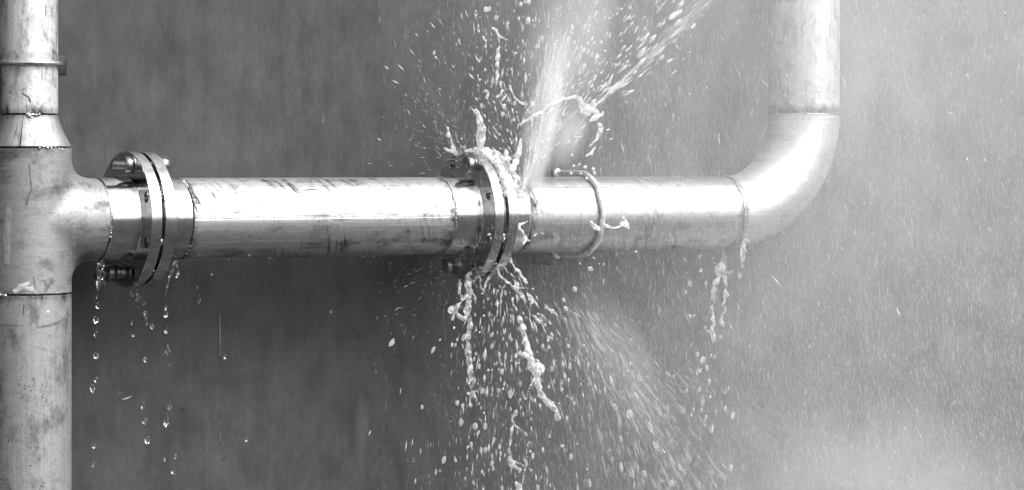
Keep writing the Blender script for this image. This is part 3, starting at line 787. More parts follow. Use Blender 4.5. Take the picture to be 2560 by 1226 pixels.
water('water_thread', [[(1205, 232, 3), (1213, 228, 5), (1221, 236, 6), (1214, 244, 6), (1222, 250, 3)], [(1228, 218, 3), (1232, 200, 6), (1234, 192, 3)]], 'milky', 'ragged clump of drops left of the beaded strand', 'water splash', -.05)
water('water_thread', [[(1244, 242, 4), (1252, 234, 6), (1260, 226, 4)], [(1258, 250, 4), (1264, 242, 4), (1268, 236, 2)]], 'milky', 'pair of short water slivers under the beaded strand', 'water splash', -.05)
water('water_star', [[(1268, 560, 4), (1276, 557, 5), (1286, 560, 5), (1296, 563, 5), (1308, 558, 4), (1320, 553, 3)], [(1296, 563, 5), (1302, 574, 4.5), (1309, 586, 5), (1315, 599, 6), (1308, 611, 4)], [(1312, 598, 4), (1323, 602, 3)], [(1273, 556, 4), (1280, 544, 4), (1290, 532, 3)]], 'foam', 'star shaped splash clinging to the pipe beside the joint', 'water splash', -.125)
water('water_smear', [[(1478, 555, 5), (1486, 564, 6), (1496, 572, 8)], [(1490, 568, 6), (1500, 574, 5)]], 'foam', 'slanted white dash of water left of the clamp rod', 'water splash', -.14)
water('water_smear', [[(1510, 562, 5), (1520, 566, 7), (1530, 570, 4), (1546, 569, 6), (1554, 560, 8), (1566, 562, 9), (1573, 570, 5)], [(1556, 542, 5), (1563, 546, 7), (1564, 554, 6)]], 'foam', 'white smear of drops right of the clamp rod', 'water splash', -.14)

# the water falling below the right joint
JB = -.05
water('water_stream', [[(1178, 682, 8), (1170, 688, 10), (1172, 702, 8), (1171, 716, 9), (1173, 736, 9), (1170, 766, 10), (1168, 785, 9), (1175, 808, 8), (1173, 832, 10), (1170, 862, 9), (1173, 892, 9), (1175, 921, 8), (1177, 951, 7), (1179, 973, 6), (1176, 996, 4), (1175, 1014, 5)],
                       [(1182, 980, 4), (1188, 992, 4), (1195, 1010, 5)], [(1168, 738, 5), (1155, 752, 5), (1146, 762, 5), (1131, 773, 10), (1126, 776, 6)], [(1150, 700, 4), (1149, 716, 4.5), (1150, 733, 4), (1154, 748, 3)], [(1146, 764, 4), (1143, 780, 4), (1150, 792, 7), (1160, 796, 6), (1168, 790, 6)], [(1134, 782, 3), (1132, 798, 5)],
                       [(1182, 734, 4), (1188, 746, 4), (1189, 758, 2)], [(1163, 838, 5), (1158, 850, 4)], [(1182, 706, 5), (1196, 690, 6), (1216, 672, 5)]], 'milky', 'long ragged stream falling left below the spraying joint', 'water stream', JB, thin=.85)
water('water_thread', [[(1228, 672, 5), (1226, 686, 5), (1218, 702, 5), (1211, 720, 4), (1212, 736, 3)], [(1199, 694, 3), (1200, 710, 3), (1205, 722, 3), (1211, 728, 4)]], 'milky', 'looped thread dripping beside the ragged stream', 'water stream', -.06)
water('water_thread', [[(1236, 650, 3), (1242, 662, 4), (1247, 684, 4), (1256, 696, 4), (1267, 704, 5), (1280, 714, 5), (1291, 724, 10), (1298, 732, 9), (1300, 742, 5)], [(1284, 746, 5), (1280, 754, 4)], [(1284, 760, 4), (1290, 776, 5)]], 'foam', 'white strand with a round knot leaving the joint downwards', 'water stream', -.08)
water('water_thread', [[(1264, 632, 5), (1272, 642, 5), (1281, 658, 5), (1290, 672, 5), (1300, 684, 5), (1310, 698, 6), (1318, 708, 4)], [(1304, 692, 5), (1312, 704, 4)]], 'foam', 'rightmost bright strand leaving the joint downwards', 'water stream', -.09)
water('water_thread', [[(1246, 648, 4), (1256, 662, 3), (1266, 676, 3), (1272, 684, 3)], [(1278, 684, 2.5), (1285, 698, 3), (1291, 712, 2.5)]], 'milky', 'fine thread between the two bright strands below the joint', 'water stream', -.085)
water('water_rope', [[(1298, 794, 5), (1302, 806, 6), (1307, 824, 7), (1313, 850, 7), (1320, 880, 9), (1331, 911, 10), (1341, 941, 12), (1346, 968, 9), (1359, 996, 7), (1378, 1014, 8), (1390, 1028, 7), (1396, 1046, 7)], [(1302, 884, 5), (1312, 888, 7), (1322, 894, 7)], [(1340, 914, 7), (1352, 918, 8), (1356, 930, 4)]], 'foam', 'thick white rope of water slanting down right of centre', 'water stream', -.10, thin=.95)
water('water_rope', [[(1282, 1036, 4), (1282, 1052, 5), (1284, 1068, 5), (1279, 1086, 4), (1276, 1104, 4), (1274, 1130, 6), (1275, 1150, 11), (1282, 1164, 11), (1294, 1172, 6)], [(1286, 1062, 5), (1296, 1070, 6), (1308, 1080, 4), (1316, 1088, 5)]], 'milky', 'forked strand of water ending in a blob near the bottom edge', 'water stream', -.06)
water('water_rope', [[(1312, 1146, 7), (1315, 1162, 9), (1312, 1178, 5)], [(1298, 1180, 5), (1302, 1172, 4)]], 'milky', 'lone water blob right of the forked strand', 'water stream', -.06)
water('water_rope', [[(1290, 1206, 5), (1298, 1216, 12), (1296, 1232, 11), (1296, 1252, 8)]], 'foam', 'white water blob cut by the bottom edge', 'water stream', -.06)
water('water_rope', [[(1318, 735, 4), (1326, 744, 7), (1334, 756, 5)]], 'foam', 'bright dash of water right of the knotted strand', 'water stream', -.09)
water('water_rope', [[(1332, 790, 3), (1341, 796, 6), (1352, 806, 4)]], 'foam', 'bright dash of water right of the thick rope top', 'water stream', -.09)
# water film dripping over the clamp-side bottom of the flange
water('water_film', [[(1236, 610, 5), (1232, 632, 8), (1222, 652, 9), (1208, 668, 8), (1190, 678, 8), (1178, 684, 8)], [(1212, 560, 3), (1216, 588, 4), (1214, 612, 5), (1206, 632, 4)]], 'clear', 'clear film of water running down the edge of the right flange', 'water film', -.10, -.06)

# single drops -------------------------------------------------------
DROPS = []
for k in range(7):
    V = BALL3_V.copy(); o = Vector((k * 5.3, 1, 2))
    f = np.array([1 + (.10 + .05 * k) * mnoise.noise(Vector(v) * (.9 + .15 * k) + o) + .05 * k * mnoise.noise(Vector(v) * 2.1 + o) for v in V])
    DROPS.append((V * f[:, None], BALL3_F))
DM = {}
def drop_mesh(k, mat):
    if (k, mat) not in DM:
        me = fast_mesh('water_drop', *DROPS[k]); me.polygons.foreach_set('use_smooth', [True] * len(me.polygons)); me.materials.append(M[mat]); DM[(k, mat)] = me
    return DM[(k, mat)]
SMALL = []; ALLD = []
ORD = ['topmost', 'second', 'third', 'fourth', 'fifth', 'sixth', 'seventh', 'eighth', 'ninth', 'tenth', 'eleventh', 'twelfth', 'thirteenth', 'fourteenth', 'fifteenth', 'sixteenth']
def drop(x, y, r, label, group, mat='milky', Y=-.05, stretch=1.4, tilt=0.0, cat='water drop'):
    """r = half width in photo px, tilt = lean of the long axis from upright in degrees (to the right)"""
    if r < 4.2 and group in ('drops above the spraying joint', 'drops below the spraying joint', 'drops right below the spraying joint', 'drops in the slanting spray', 'drops below the elbow end'):
        SMALL.append((x, y, Y, r, stretch, tilt)); return None
    p = at(x, y, Y); o = bpy.data.objects.new('water_drop', drop_mesh(rng.randrange(7), mat)); col.objects.link(o)
    k = r * (.95 if mat == 'clear' else .8) * pxm(p); o.location = p
    o.rotation_euler = (0, R(tilt), 0)
    o.scale = (k * rng.uniform(.85, 1.15), k * rng.uniform(.8, 1.1), k * stretch)
    ALLD.append((o, x, y, group))
    return tag(o, label, cat, group)

for x, y, r in [(244, 764, 4.5), (240, 800, 6), (240, 835, 5), (240, 889, 6), (241, 950, 5), (231, 971, 6), (234, 1115, 3.5), (234, 1161, 4)]:
    drop(x, y, r, 'clear drop falling in a line below the tee branch', 'drops below the tee branch', 'clear', -.03, rng.uniform(1.3, 2.1))
for x, y, r in [(361, 760, 3), (363, 783, 4), (364, 794, 4), (367, 809, 4), (380, 817, 4), (363, 900, 4.5), (354, 946, 3), (358, 1015, 5), (362, 1053, 6), (368, 1099, 6.5), (330, 735, 4), (331, 808, 3), (333, 838, 3), (299, 982, 2.5)]:
    drop(x, y, r, 'clear drop falling below the left flange', 'drops below the left flange', 'clear', -.02, rng.uniform(1.3, 2.2), rng.uniform(-8, 8))
for x, y, r in [(414, 769, 3.5), (415, 786, 5), (417, 823, 7), (418, 875, 7), (422, 913, 3), (424, 1015, 6.5), (416, 1052, 6.5), (433, 1178, 5), (440, 1142, 3.5), (412, 1146, 3)]:
    drop(x, y, r, 'clear drop falling in a line right of the left flange', 'drops right of the left flange', 'clear', -.03, rng.uniform(1.5, 2.4), rng.uniform(-3, 14))
for x, y, r in [(497, 750, 5), (492, 719, 3), (530, 686, 3), (563, 892, 3.5), (615, 1098, 3.5), (829, 778, 3), (806, 298, 5)]:
    drop(x, y, r, 'stray drop in front of the dark wall left of centre', 'stray drops before the wall', 'clear', .02, rng.uniform(1.4, 2.2), rng.uniform(-6, 6))
# beads hanging under the horizontal pipe
for k in range(12):
    u = SP0 + .03 + (SP1 - SP0 - .06) * (k + rng.uniform(.1, .9)) / 12; a = R(rng.choice((-82, -74, -66, -88)) + rng.uniform(-5, 5)); r = rng.uniform(.0022, .0042)
    o = bpy.data.objects.new('water_bead', drop_mesh(rng.randrange(4), 'clear')); col.objects.link(o)
    o.location = (u, -math.cos(a) * (PR + r * .3), math.sin(a) * (PR + r * .3)); o.scale = (r, r, r * 1.2)
    tag(o, (['leftmost'] + ORD[1:11] + ['rightmost'])[k] + ' of the water beads hanging under the horizontal pipe' + ('' if k in (0, 11) else ', from the left'), 'water drop', 'beads under the horizontal pipe')
UPG = ('white drop thrown up above the spraying joint', 'drops above the spraying joint')
for x, y, r, st, ti in [(1215, 24, 7, 1.2, 0), (1224, 22, 5, 1.6, 0), (1241, 44, 5, 1.5, 5), (1320, 52, 8, 1.4, 10), (1322, 4, 6, 1.6, 5), (1253, 208, 5, 1.5, 10), (1260, 265, 6, 1.1, 60), (1265, 271, 4, 1, 0), (1257, 286, 6, 1.2, 10), (1204, 265, 5, 1.6, -10), (1211, 268, 4, 1.5, 0), (1286, 258, 5, 1.3, 10), (1223, 302, 4, 1.1, 0), (1269, 327, 4, 1.1, 0), (1277, 252, 3, 1.3, 20),
    (1325, 282, 4, 1, 0), (1300, 335, 4, 1.2, 0), (1312, 335, 3, 1.1, 0), (1222, 345, 2, 1, 0), (1237, 332, 2, 1, 0), (1189, 384, 3, 1.2, 40), (1154, 348, 3, 1.3, 20), (1162, 340, 2.5, 1, 0), (1187, 338, 2.5, 1.4, 0), (1296, 356, 4, 1.6, 5), (1250, 372, 3, 1.4, 0), (1200, 150, 4, 2, 5), (1213, 175, 4, 1.7, 5), (1198, 78, 3, 2, 0), (1278, 173, 3, 1.4, 10), (1301, 62, 2.5, 1.3, 0), (1258, 172, 3, 1.4, 10), (1195, 190, 3, 2, -5), (1326, 192, 3, 1.4, 15), (1313, 203, 2.5, 1.3, 20),
    (1452, 140, 5, 1.5, 10), (1440, 150, 5, 1.4, 10), (1460, 165, 5, 1.6, 15), (1492, 142, 6, 1.8, 20), (1448, 185, 4, 1.6, 10), (1465, 188, 4, 1.5, 20), (1418, 208, 4, 1.5, 20), (1455, 208, 3.5, 2.4, 25), (1487, 195, 5, 2, 25), (1480, 215, 4, 2, 25), (1505, 180, 4, 1.8, 25), (1470, 110, 3.5, 2, 20), (1525, 88, 4, 2.4, 15), (1552, 85, 3.5, 3, 28), (1578, 46, 3, 3, 35), (1568, 125, 4, 2.4, 40), (1605, 98, 4, 2.6, 48), (1622, 85, 4, 2, 50), (1645, 27, 4, 2, 40), (1683, 40, 8, 2.6, 52), (1697, 32, 7, 2, 52), (1703, 10, 6, 1.8, 45), (1684, 4, 4, 1.8, 45), (1733, 66, 6, 2, 50), (1643, 158, 3, 2.4, 75), (1724, 131, 1.8, 4, 84), (1571, 155, 3, 2, 45), (1530, 230, 4, 1.8, 40), (1515, 225, 4, 1.5, 30)]:
    drop(x, y, r, *UPG, 'foam' if r > 5 else 'milky', rng.uniform(-.14, -.02), st, ti)
for x, y, r, st, ti in [(1483, 423, 5, 1.1, 80), (1486, 433, 5, 1.0, 80), (1463, 418, 4, 1.3, 75), (1448, 412, 3, 1.4, 70), (1434, 415, 3, 1.6, 75), (1466, 446, 4, 1.3, 80), (1428, 434, 3.5, 1.4, 85), (1452, 434, 3, 1.4, 80), (1430, 388, 3, 1.3, 70), (1520, 325, 3, 2, 70), (1528, 348, 2, 3, 70)]:
    drop(x, y, r, 'bright drop hovering around the clamp rod', 'drops around the clamp rod', 'foam', -.13, st, ti)
for x, y, r, st, ti in [(1476, 672, 6, 1.4, -50), (1450, 660, 3.5, 1.6, -45), (1484, 645, 3.5, 1.6, -50), (1510, 662, 4, 1.6, -45), (1497, 660, 2, 2, -50), (1340, 586, 4, 1.4, -60), (1354, 584, 3, 1.4, -40), (1336, 590, 3, 1.3, -60), (1360, 582, 2.5, 1.2, 0), (1276, 612, 3, 1.2, 0), (1284, 588, 3, 1.2, 0), (1590, 630, 3.5, 2, -45), (1437, 723, 5, 1.6, -25), (1409, 750, 5, 1.3, -25), (1414, 772, 6, 1.5, -35), (1380, 778, 5, 2, -50), (1366, 770, 4, 2, -45), (1390, 787, 3, 3, -50), (1353, 800, 4, 2.6, -50), (1360, 812, 4, 2.2, -45), (1345, 785, 3, 2, -45), (1324, 748, 4, 2, -45)]:
    drop(x, y, r, 'bright drop flying down right of the spraying joint', 'drops right below the spraying joint', 'foam', -.12, st, ti)
DN = ('pale drop falling below the spraying joint', 'drops below the spraying joint')
lst = [(980, 857, 7, 2, 35), (1083, 875, 6, 2.2, 28), (1100, 850, 3, 2, 28), (1055, 1018, 5, 1.6, 0), (1110, 1150, 7, 2, 15), (1228, 838, 6, 1.3, 0), (1258, 848, 4, 1.6, 0), (1230, 866, 6, 1.5, 0), (1138, 863, 5, 1.4, 0), (1157, 868, 4, 1.8, 0), (1190, 885, 5, 1.5, 0), (1198, 916, 5, 1.8, 0), (1255, 930, 6, 1.8, -5), (1230, 925, 3, 2.2, 0), (1207, 976, 6, 1.4, 0), (1247, 977, 6, 1.4, 0), (1276, 985, 8, 1.9, 0), (1290, 1032, 7, 1.6, 0), (1143, 1008, 6, 1.5, 0), (1157, 1015, 5, 1.8, 0), (1153, 1055, 6, 2, 0), (1188, 1066, 8, 1.5, -10), (1213, 1066, 7, 1.6, 0), (1178, 1112, 6, 1.8, 0), (1213, 1125, 7, 1.4, 0), (1235, 1100, 5, 2, 0), (1252, 1134, 4, 2.4, 0), (1230, 1158, 5, 2, 10), (1332, 1140, 5, 2.2, 0), (1374, 1090, 4, 2.4, 0), (1357, 866, 5, 1.8, 0), (1380, 922, 6, 1.7, -8), (1372, 846, 6, 1.6, -20), (1425, 916, 5, 2.4, 0), (1440, 895, 5, 1.6, -10), (1323, 1106, 4, 2, -10), (1290, 890, 5, 1.4, 0), (1277, 902, 3, 2, 0), (1220, 748, 4, 1.3, 0), (1246, 728, 4, 1.6, -10), (1262, 716, 4, 1.6, -10), (1263, 732, 5, 1.6, -10), (1240, 760, 4, 1.4, 0), (1210, 790, 4, 1.4, 20), (1135, 820, 4, 1.5, 10), (1143, 850, 4, 1.5, 0), (1155, 862, 3, 1.6, 0), (1276, 775, 3, 1.8, -10), (1190, 820, 4, 1.5, 0), (1200, 830, 4, 1.4, 0), (1248, 800, 3.5, 1.4, 0), (1210, 770, 3, 1.4, 20), (1033, 1150, 4, 2, 0), (1020, 1152, 3, 2.4, 0), (1090, 1180, 4, 3, 8), (1140, 1152, 4, 2, 5), (1300, 1000, 4, 1.8, 0), (1328, 1050, 4, 2, 0), (1410, 1125, 4, 2.2, 0), (1428, 1140, 4, 2.4, 0), (1360, 1000, 3, 2, 0), (1255, 1222, 5, 2.2, 0), (1208, 1224, 4, 2, 0), (1345, 1220, 5, 2, 0), (1210, 1185, 4, 2.4, 0)]
for x, y, r, st, ti in lst: drop(x, y, r * .9, *DN, 'milky', rng.uniform(-.12, .02), st, ti)
for k in range(36):
    y = rng.uniform(740, 1215); sp = (y - 660) / 560; x = 1235 + rng.gauss(0, 1) * (22 + 95 * sp); 
    drop(x, y, rng.uniform(1.5, 4.4), *DN, 'milky', rng.uniform(-.14, .05), rng.uniform(1.3, 2.4), (1235 - x) * .06 + rng.uniform(-4, 4))
LR = ('blurred pale drop in the slanting spray at the lower right of centre', 'drops in the slanting spray')
for x, y, r, st, ti in [(1574, 1036, 9, 1.7, -14), (1580, 1184, 7, 1.8, -10), (1612, 1186, 6, 2, -25), (1537, 1014, 4, 2.6, -18), (1512, 980, 4, 2.6, -12), (1626, 1068, 6, 3, -28), (1640, 1116, 5, 3, -28), (1553, 1170, 5, 3, -14), (1572, 1130, 4, 4, -18), (1590, 990, 5, 2.6, -32), (1600, 945, 5, 2.4, -38), (1660, 1130, 4, 2.6, -38), (1552, 1098, 5, 2, -8), (1526, 1124, 4, 2, -6), (1428, 1142, 5, 2, -4), (1468, 1170, 4, 2, -6), (1700, 1168, 5, 2.4, -24), (1680, 1208, 6, 1.8, -20), (1474, 1208, 5, 2.6, -8)]:
    drop(x, y, r, *LR, 'milky', rng.uniform(-.16, 0), st, ti)
for x, y, r, st, ti in [(1750, 640, 3, 1.6, 0), (1752, 658, 2.5, 2.4, 0), (1753, 676, 4.5, 1.3, 0), (1760, 694, 3, 1, 0), (1765, 707, 4, 1.2, 0), (1712, 650, 4, 1.2, 0), (1717, 683, 3, 1.2, 0), (1724, 708, 5, 1.4, -15), (1727, 715, 4, 1.3, 0), (1714, 732, 4, 1.8, 0), (1725, 792, 4, 2.2, -20), (1736, 790, 3, 1.4, 0), (1728, 862, 4, 1.5, 10), (1765, 820, 4, 2, -10), (1770, 828, 4, 1.5, 0), (1784, 645, 3, 1.2, 0), (1786, 658, 3, 1.4, 0), (1850, 690, 5, 1.9, 0), (1857, 662, 4, 1.6, 0), (1802, 842, 5, 1.4, 0), (1744, 886, 5, 1.6, 0), (1757, 900, 7, 1.6, 20), (1778, 890, 4, 2, 0), (1787, 893, 4, 1.8, 0), (1768, 920, 5, 1.7, 0), (1745, 930, 5, 2, 12), (1752, 926, 4, 2, 10), (1773, 955, 4, 2.8, 5), (1748, 975, 5, 1.5, 10), (1716, 978, 4, 2.2, 12), (1756, 1004, 6, 1.8, 0), (1735, 1022, 3.5, 2.4, 10), (1754, 1026, 4, 2, 0), (1765, 1045, 4.5, 2, 0), (1812, 1022, 5, 2, 12), (1822, 970, 4, 2, 12), (1814, 980, 4, 2, 14), (1832, 1040, 5.5, 2, 0), (1780, 1072, 7, 1.6, 15), (1827, 1168, 5.5, 1.8, 0), (1776, 992, 3, 2, 20)]:
    drop(x, y, r, 'drop falling below the pipe just left of the elbow', 'drops below the elbow end', 'milky', rng.uniform(-.06, .02), st, ti)

BANDS = {'drops below the tee branch': [(9999, 'clear drops below the tee branch')],
         'drops below the left flange': [(340, 'faint drops nearest the tee below the left flange'), (9999, 'clear drops below the middle of the left flange')],
         'drops right of the left flange': [(9999, 'clear drops in the line right of the left flange')],
         'stray drops before the wall': [(560, 'stray drops before the wall near the left flange'), (9999, 'stray drops before the wall under or above mid pipe')],
         'drops above the spraying joint': [(1235, 'drops left of the upright beaded strand'), (1400, 'drops between the beaded strand and the plume'), (1500, 'drops right of the plume'), (9999, 'drops along the slanting jet')],
         'drops below the spraying joint': [(1120, 'drops well left of the ragged stream'), (1165, 'drops just left of the ragged stream'), (1200, 'drops around the ragged stream'), (1240, 'drops just right of the ragged stream'), (1275, 'drops midway between stream and thick rope'), (1320, 'drops just left of the thick rope'), (9999, 'drops right of the thick rope')],
         'drops right below the spraying joint': [(1400, 'bright drops right of the knotted strand'), (9999, 'bright drops below the clamp rod')],
         'drops around the clamp rod': [(1445, 'bright drops at the left end of the clamp rod'), (9999, 'bright drops above the bend of the clamp rod')],
         'drops in the slanting spray': [(1540, 'drops at the left edge of the slanting spray'), (1600, 'drops inside the slanting spray'), (9999, 'drops at the right edge of the slanting spray')],
         'drops below the elbow end': [(1745, 'drops left of the broken stream by the elbow'), (1790, 'drops in line with the broken stream by the elbow'), (9999, 'drops right of the broken stream by the elbow')]}
for g, bands in BANDS.items():
    lo = -9999
    for hi, phrase in bands:
        row = sorted([d for d in ALLD if d[3] == g and lo <= d[1] < hi], key=lambda d: d[2])
        for i, d in enumerate(row):
            d[0]['label'] = (('lowest' if i == len(row) - 1 and i > 0 else ORD[min(i, 15)]) + ' of the ' + phrase) if len(row) > 1 else 'single one of the ' + phrase
        lo = hi
sv, sf = [], []
for i, (x, y, Y, r, st, ti) in enumerate(SMALL):
    p = at(x, y, Y); k = r * .72 * pxm(p); a = R(ti); V = DROPS[rng.randrange(7)][0][:len(BALL_V)] if False else BALL_V * np.array([1, 1, 1])
    V = V * np.array([k, k, k * st]) * (1 + .12 * np.sin(V[:, :1] * 3 + i)); V = np.stack([V[:, 0] * math.cos(a) + V[:, 2] * math.sin(a), V[:, 1], -V[:, 0] * math.sin(a) + V[:, 2] * math.cos(a)], 1)
    sv.append(V + np.array(p)); sf.append(BALL_F + i * len(BALL_V))
tag(link('small_drops', fast_mesh('small_drops', np.concatenate(sv), np.concatenate(sf)), M['milky']), 'crowd of small drops flying around the spraying joint', 'spray', None, 'stuff')

# fine spray: uncountable slivers of water, each a small closed body ----------
SP_V = np.array([(0, 0, 1), (1, 0, 0), (0, 1, 0), (-1, 0, 0), (0, -1, 0), (0, 0, -1)], float)
SP_F = np.array([(0, 1, 2), (0, 2, 3), (0, 3, 4), (0, 4, 1), (5, 2, 1), (5, 3, 2), (5, 4, 3), (5, 1, 4)])
def at_many(px, py, Y):
    d = np.array(FW)[None] + np.outer((px - 1280.0) / FPX, np.array(RT)) + np.outer((CY - py) / FPX, np.array(UP))
    t = (Y - CAM.y) / d[:, 1]
    return np.array(CAM)[None] + d * t[:, None], t / FPX
def spindles(name, px, py, Y, half_len, half_w, tilt, mat, label, cat):
    """tilt: lean of the long axis to the right, degrees, in the upright plane that faces the camera"""
    c, k = at_many(px, py, Y); n = len(px)
    a = np.radians(tilt); dep = nrg.normal(0, .35, n)
    ax = np.outer(np.sin(a), np.array(RT)) + np.outer(np.cos(a), np.array(UP)) + np.outer(dep, np.array(FW)); ax /= np.linalg.norm(ax, axis=1)[:, None]
    s1 = np.cross(ax, np.array(FW)[None]); s1 /= np.linalg.norm(s1, axis=1)[:, None]; s2 = np.cross(ax, s1)
    L = (half_len * k)[:, None, None]; W = (half_w * k)[:, None, None]
    V = c[:, None, :] + SP_V[None, :, 2:3] * L * ax[:, None] + SP_V[None, :, 0:1] * W * s1[:, None] + SP_V[None, :, 1:2] * W * s2[:, None]
    F = SP_F[None] + (np.arange(n) * 6)[:, None, None]
    o = link(name, fast_mesh(name, V.reshape(-1, 3), F.reshape(-1, 3)), M[mat], None, True)
    return tag(o, label, cat, None, 'stuff')
def fan(n, ox, oy, a_mean, a_sd, d0, d1, pw=1.0, bow=0.0):
    """points flung from (ox, oy): angle from straight up, clockwise, degrees"""
    a = nrg.normal(a_mean, a_sd, n); d = d0 + (d1 - d0) * nrg.random(n) ** pw
    r = np.radians(a); x = ox + np.sin(r) * d; y = oy - np.cos(r) * d + bow * (d / 500) ** 2
    return x, y, a, d
# drizzle
n = 90000
x = 930 + (2640 - 930) * nrg.random(n) ** .85; y = nrg.uniform(-40, 1270, n)
keep = nrg.random(n) < np.clip((x - 1050) / 650, .02, 1); x, y = x[keep], y[keep]; n = len(x)
spindles('drizzle', x, y, nrg.uniform(-.55, .17, n), nrg.gamma(2.5, 2.4, n) + 2.5, nrg.gamma(1.3, .035, n) + .045, nrg.normal(-5, 6, n), 'rain', 'fine drizzle of spray drifting over the right half of the wall', 'spray')
n = 110
x = nrg.uniform(1500, 2560, n); y = nrg.uniform(0, 1226, n)
spindles('drizzle', x, y, nrg.uniform(-.5, .1, n), nrg.gamma(3, 2.6, n) + 4, nrg.gamma(3, .2, n) + .5, nrg.normal(-22, 16, n), 'spray', 'bright slanted slivers of spray before the right of the wall', 'spray')
# plume
X, Y_, A, D = map(np.concatenate, zip(fan(520, 1318, 450, 14, 13, 40, 520), fan(170, 1330, 430, 30, 9, 120, 480), fan(200, 1300, 430, -16, 16, 40, 430)))
n = len(X); spindles('burst_spray', X, Y_, nrg.uniform(-.16, .05, n), nrg.gamma(2.2, 2.8, n) + 1.5, nrg.gamma(1.5, .7, n) + .35, A + nrg.normal(0, 8, n), 'spray', 'spray of fine drops bursting upward from the right joint', 'spray')
X, Y_, A, D = fan(2600, 1300, 495, 15.5, 3.3, 20, 420, 1.5); n = len(X)
spindles('jet_core', X, Y_, nrg.normal(-.06, .02, n), nrg.gamma(3, 8, n) + 8, (nrg.gamma(2, 1.3, n) + .8) * np.clip(1.15 - D / 420, .15, 1), A + nrg.normal(0, 2, n), 'faint', 'dense white core of the jet leaving the right joint', 'spray')
X, Y_, A, D = fan(150, 1462, 290, 47.5, 1.5, 10, 480, 1.0); n = len(X)
spindles('slanting_jet', X, Y_, nrg.uniform(-.12, -.04, n), nrg.gamma(3, 7, n) + 8, nrg.gamma(1.8, 1.2, n) + .5, A + nrg.normal(0, 3, n), 'faint', 'narrow slanting jet of spray toward the upper right', 'spray')
X, Y_, A, D = fan(90, 1440, 310, 43, 8, 60, 420); n = len(X)
spindles('slanting_jet', X, Y_, nrg.uniform(-.14, 0, n), nrg.gamma(3, 3, n) + 3, nrg.gamma(2.2, .9, n) + .5, A + nrg.normal(0, 5, n), 'spray', 'loose drops flung beside the slanting jet', 'spray')
# splash specks left of the joint
X, Y_, A, D = map(np.concatenate, zip(fan(260, 1180, 430, -38, 24, 30, 260, 1.6), fan(150, 1190, 640, -115, 22, 30, 300, 1.6))); n = len(X)
spindles('side_spray', X, Y_, nrg.uniform(-.05, .15, n), nrg.gamma(2.2, 1.8, n) + 1.2, nrg.gamma(1.4, .25, n) + .15, A + nrg.normal(0, 14, n), 'spray', 'scattered specks of spray left of the right joint', 'spray')
# below the joint
X, Y_, A, D = map(np.concatenate, zip(fan(270, 1245, 640, 180, 12, 70, 620), fan(150, 1260, 650, 150, 9, 60, 420)))
A = 180 + (A - 180) * np.where(D > 250, .35, .8); n = len(X)
spindles('falling_spray', X, Y_, nrg.uniform(-.15, .08, n), nrg.gamma(2.4, 3, n) + 2, nrg.gamma(1.5, .8, n) + .35, A + nrg.normal(0, 4, n), 'spray', 'spray of fine drops falling below the right joint', 'spray')
X, Y_, A, D = fan(850, 1340, 620, 146, 9, 150, 800, .8, 60); n = len(X)
spindles('sheet_spray', X, Y_, nrg.uniform(-.18, .05, n), nrg.gamma(3, 6, n) + 4, nrg.gamma(1.5, 1.1, n) + .4, A + 8 * (D / 500) + nrg.normal(0, 4, n), 'faint', 'slanting sheet of spray fanning out at the lower right', 'spray')

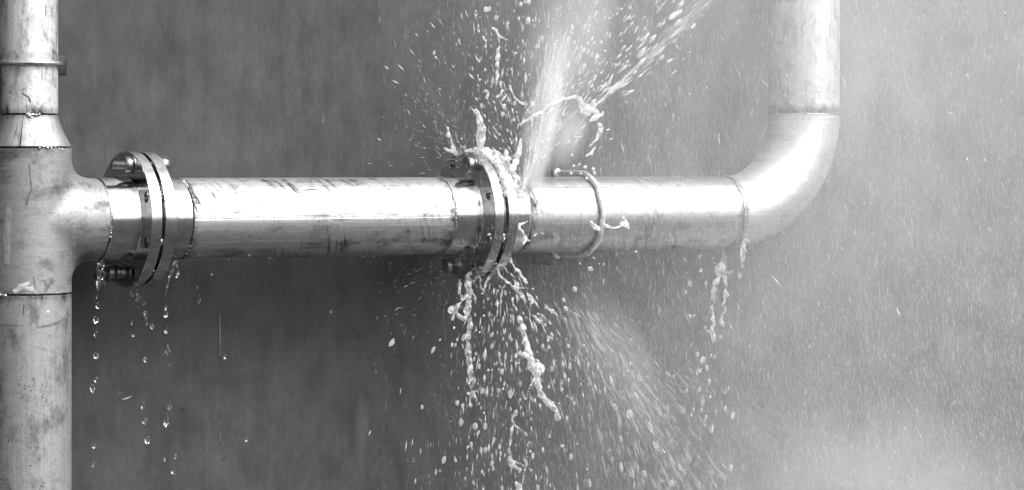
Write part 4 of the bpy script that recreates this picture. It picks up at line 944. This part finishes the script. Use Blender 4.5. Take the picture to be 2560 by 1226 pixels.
# ------------------------------------------------------------------ drifting mist: volumes of droplets
def mist_mat(name, build):
    t = NT(name); co = t.n('ShaderNodeTexCoord').outputs['Object']
    p = t.n('ShaderNodeVolumePrincipled', {'Density': build(t, co), 'Anisotropy': .2}); p.inputs['Color'].default_value = (.985, .985, .985, 1)
    t.put(t.out.inputs['Volume'], p); return t.m
def drift(t, co):
    sp = t.n('ShaderNodeSeparateXYZ', {0: co}); x, y, z = sp.outputs
    base = t.ramp(x, .75, 2.0, 0, 1)
    n1 = t.noise(t.xyz(x, y, t.mul(z, .6)), 4.0, 1, .6); n2 = t.noise(t.xyz(t.mul(x, 34.0), t.mul(y, 8.0), t.mul(z, 9.0)), 1.0, 1, .6)
    d = t.mul(base, t.ramp(n1, .25, .8, .85, 1.15), t.ramp(n2, .25, .75, .55, 1.45), t.ramp(y, -.14, .14, .95, 2.1))
    return t.mul(d, t.ramp(z, -.6, .5, .58, 1.15), t.ramp(x, 1.95, 2.7, 1, .7), .85)
mb = link('drifting_mist', box('drifting_mist', (.66, -.30, -.95), (3.2, WALL_Y - .006, .95)), mist_mat('mist_drift', drift), None, False)
tag(mb, 'pale mist of spray hanging over the right half', 'mist', None, 'stuff')

def blob_mist(name, c, size, tilt, dens, label, scale=3.0, zs=1.0):
    def f(t, co):
        g = t.n('ShaderNodeVectorMath', {0: co}, operation='LENGTH').outputs['Value']
        fall = t.ramp(g, 1.0, .15, 0, 1)
        n = t.noise(t.n('ShaderNodeVectorMath', {0: co, 1: (1, 1, zs)}, operation='MULTIPLY').outputs[0], scale, 3, .6)
        return t.mul(fall, t.ramp(n, .3, .7, .25, 1.5), dens)
    me = fast_mesh(name, BALL3_V, BALL3_F)
    o = link(name, me, mist_mat(name, f), None, False, c); o.scale = size; o.rotation_euler = (0, R(tilt), 0)
    return tag(o, label, 'mist', None, 'stuff')
k = pxm(at(1300, 450, 0))
blob_mist('plume_mist', at(1345, 345, -.06), (52 * k, .055, 235 * k), 14, 60, 'dense white plume shooting up from the right joint', 2.4, .35)
blob_mist('plume_mist', at(1425, 100, -.06), (150 * k, .09, 360 * k), 14, 6.5, 'wide faint plume spreading toward the top edge', 2.6, .5)
blob_mist('plume_mist', at(1425, 335, -.07), (55 * k, .035, 110 * k), 24, 26, 'torn veil of mist right of the dense plume', 3.4, .45)
blob_mist('low_mist', at(2150, 1260, -.2), (720 * k, .25, 360 * k), 0, 1.5, 'bank of bright mist along the bottom right', 2.2)
blob_mist('low_mist', at(1560, 920, -.1), (120 * k, .10, 330 * k), -33, 2.4, 'thin mist inside the slanting sheet of spray', 3.0, .5)
blob_mist('low_mist', at(905, 1075, -.05), (22 * k, .03, 120 * k), 0, 1.8, 'narrow upright wisp of mist left of the falling water', 3.0, .5)
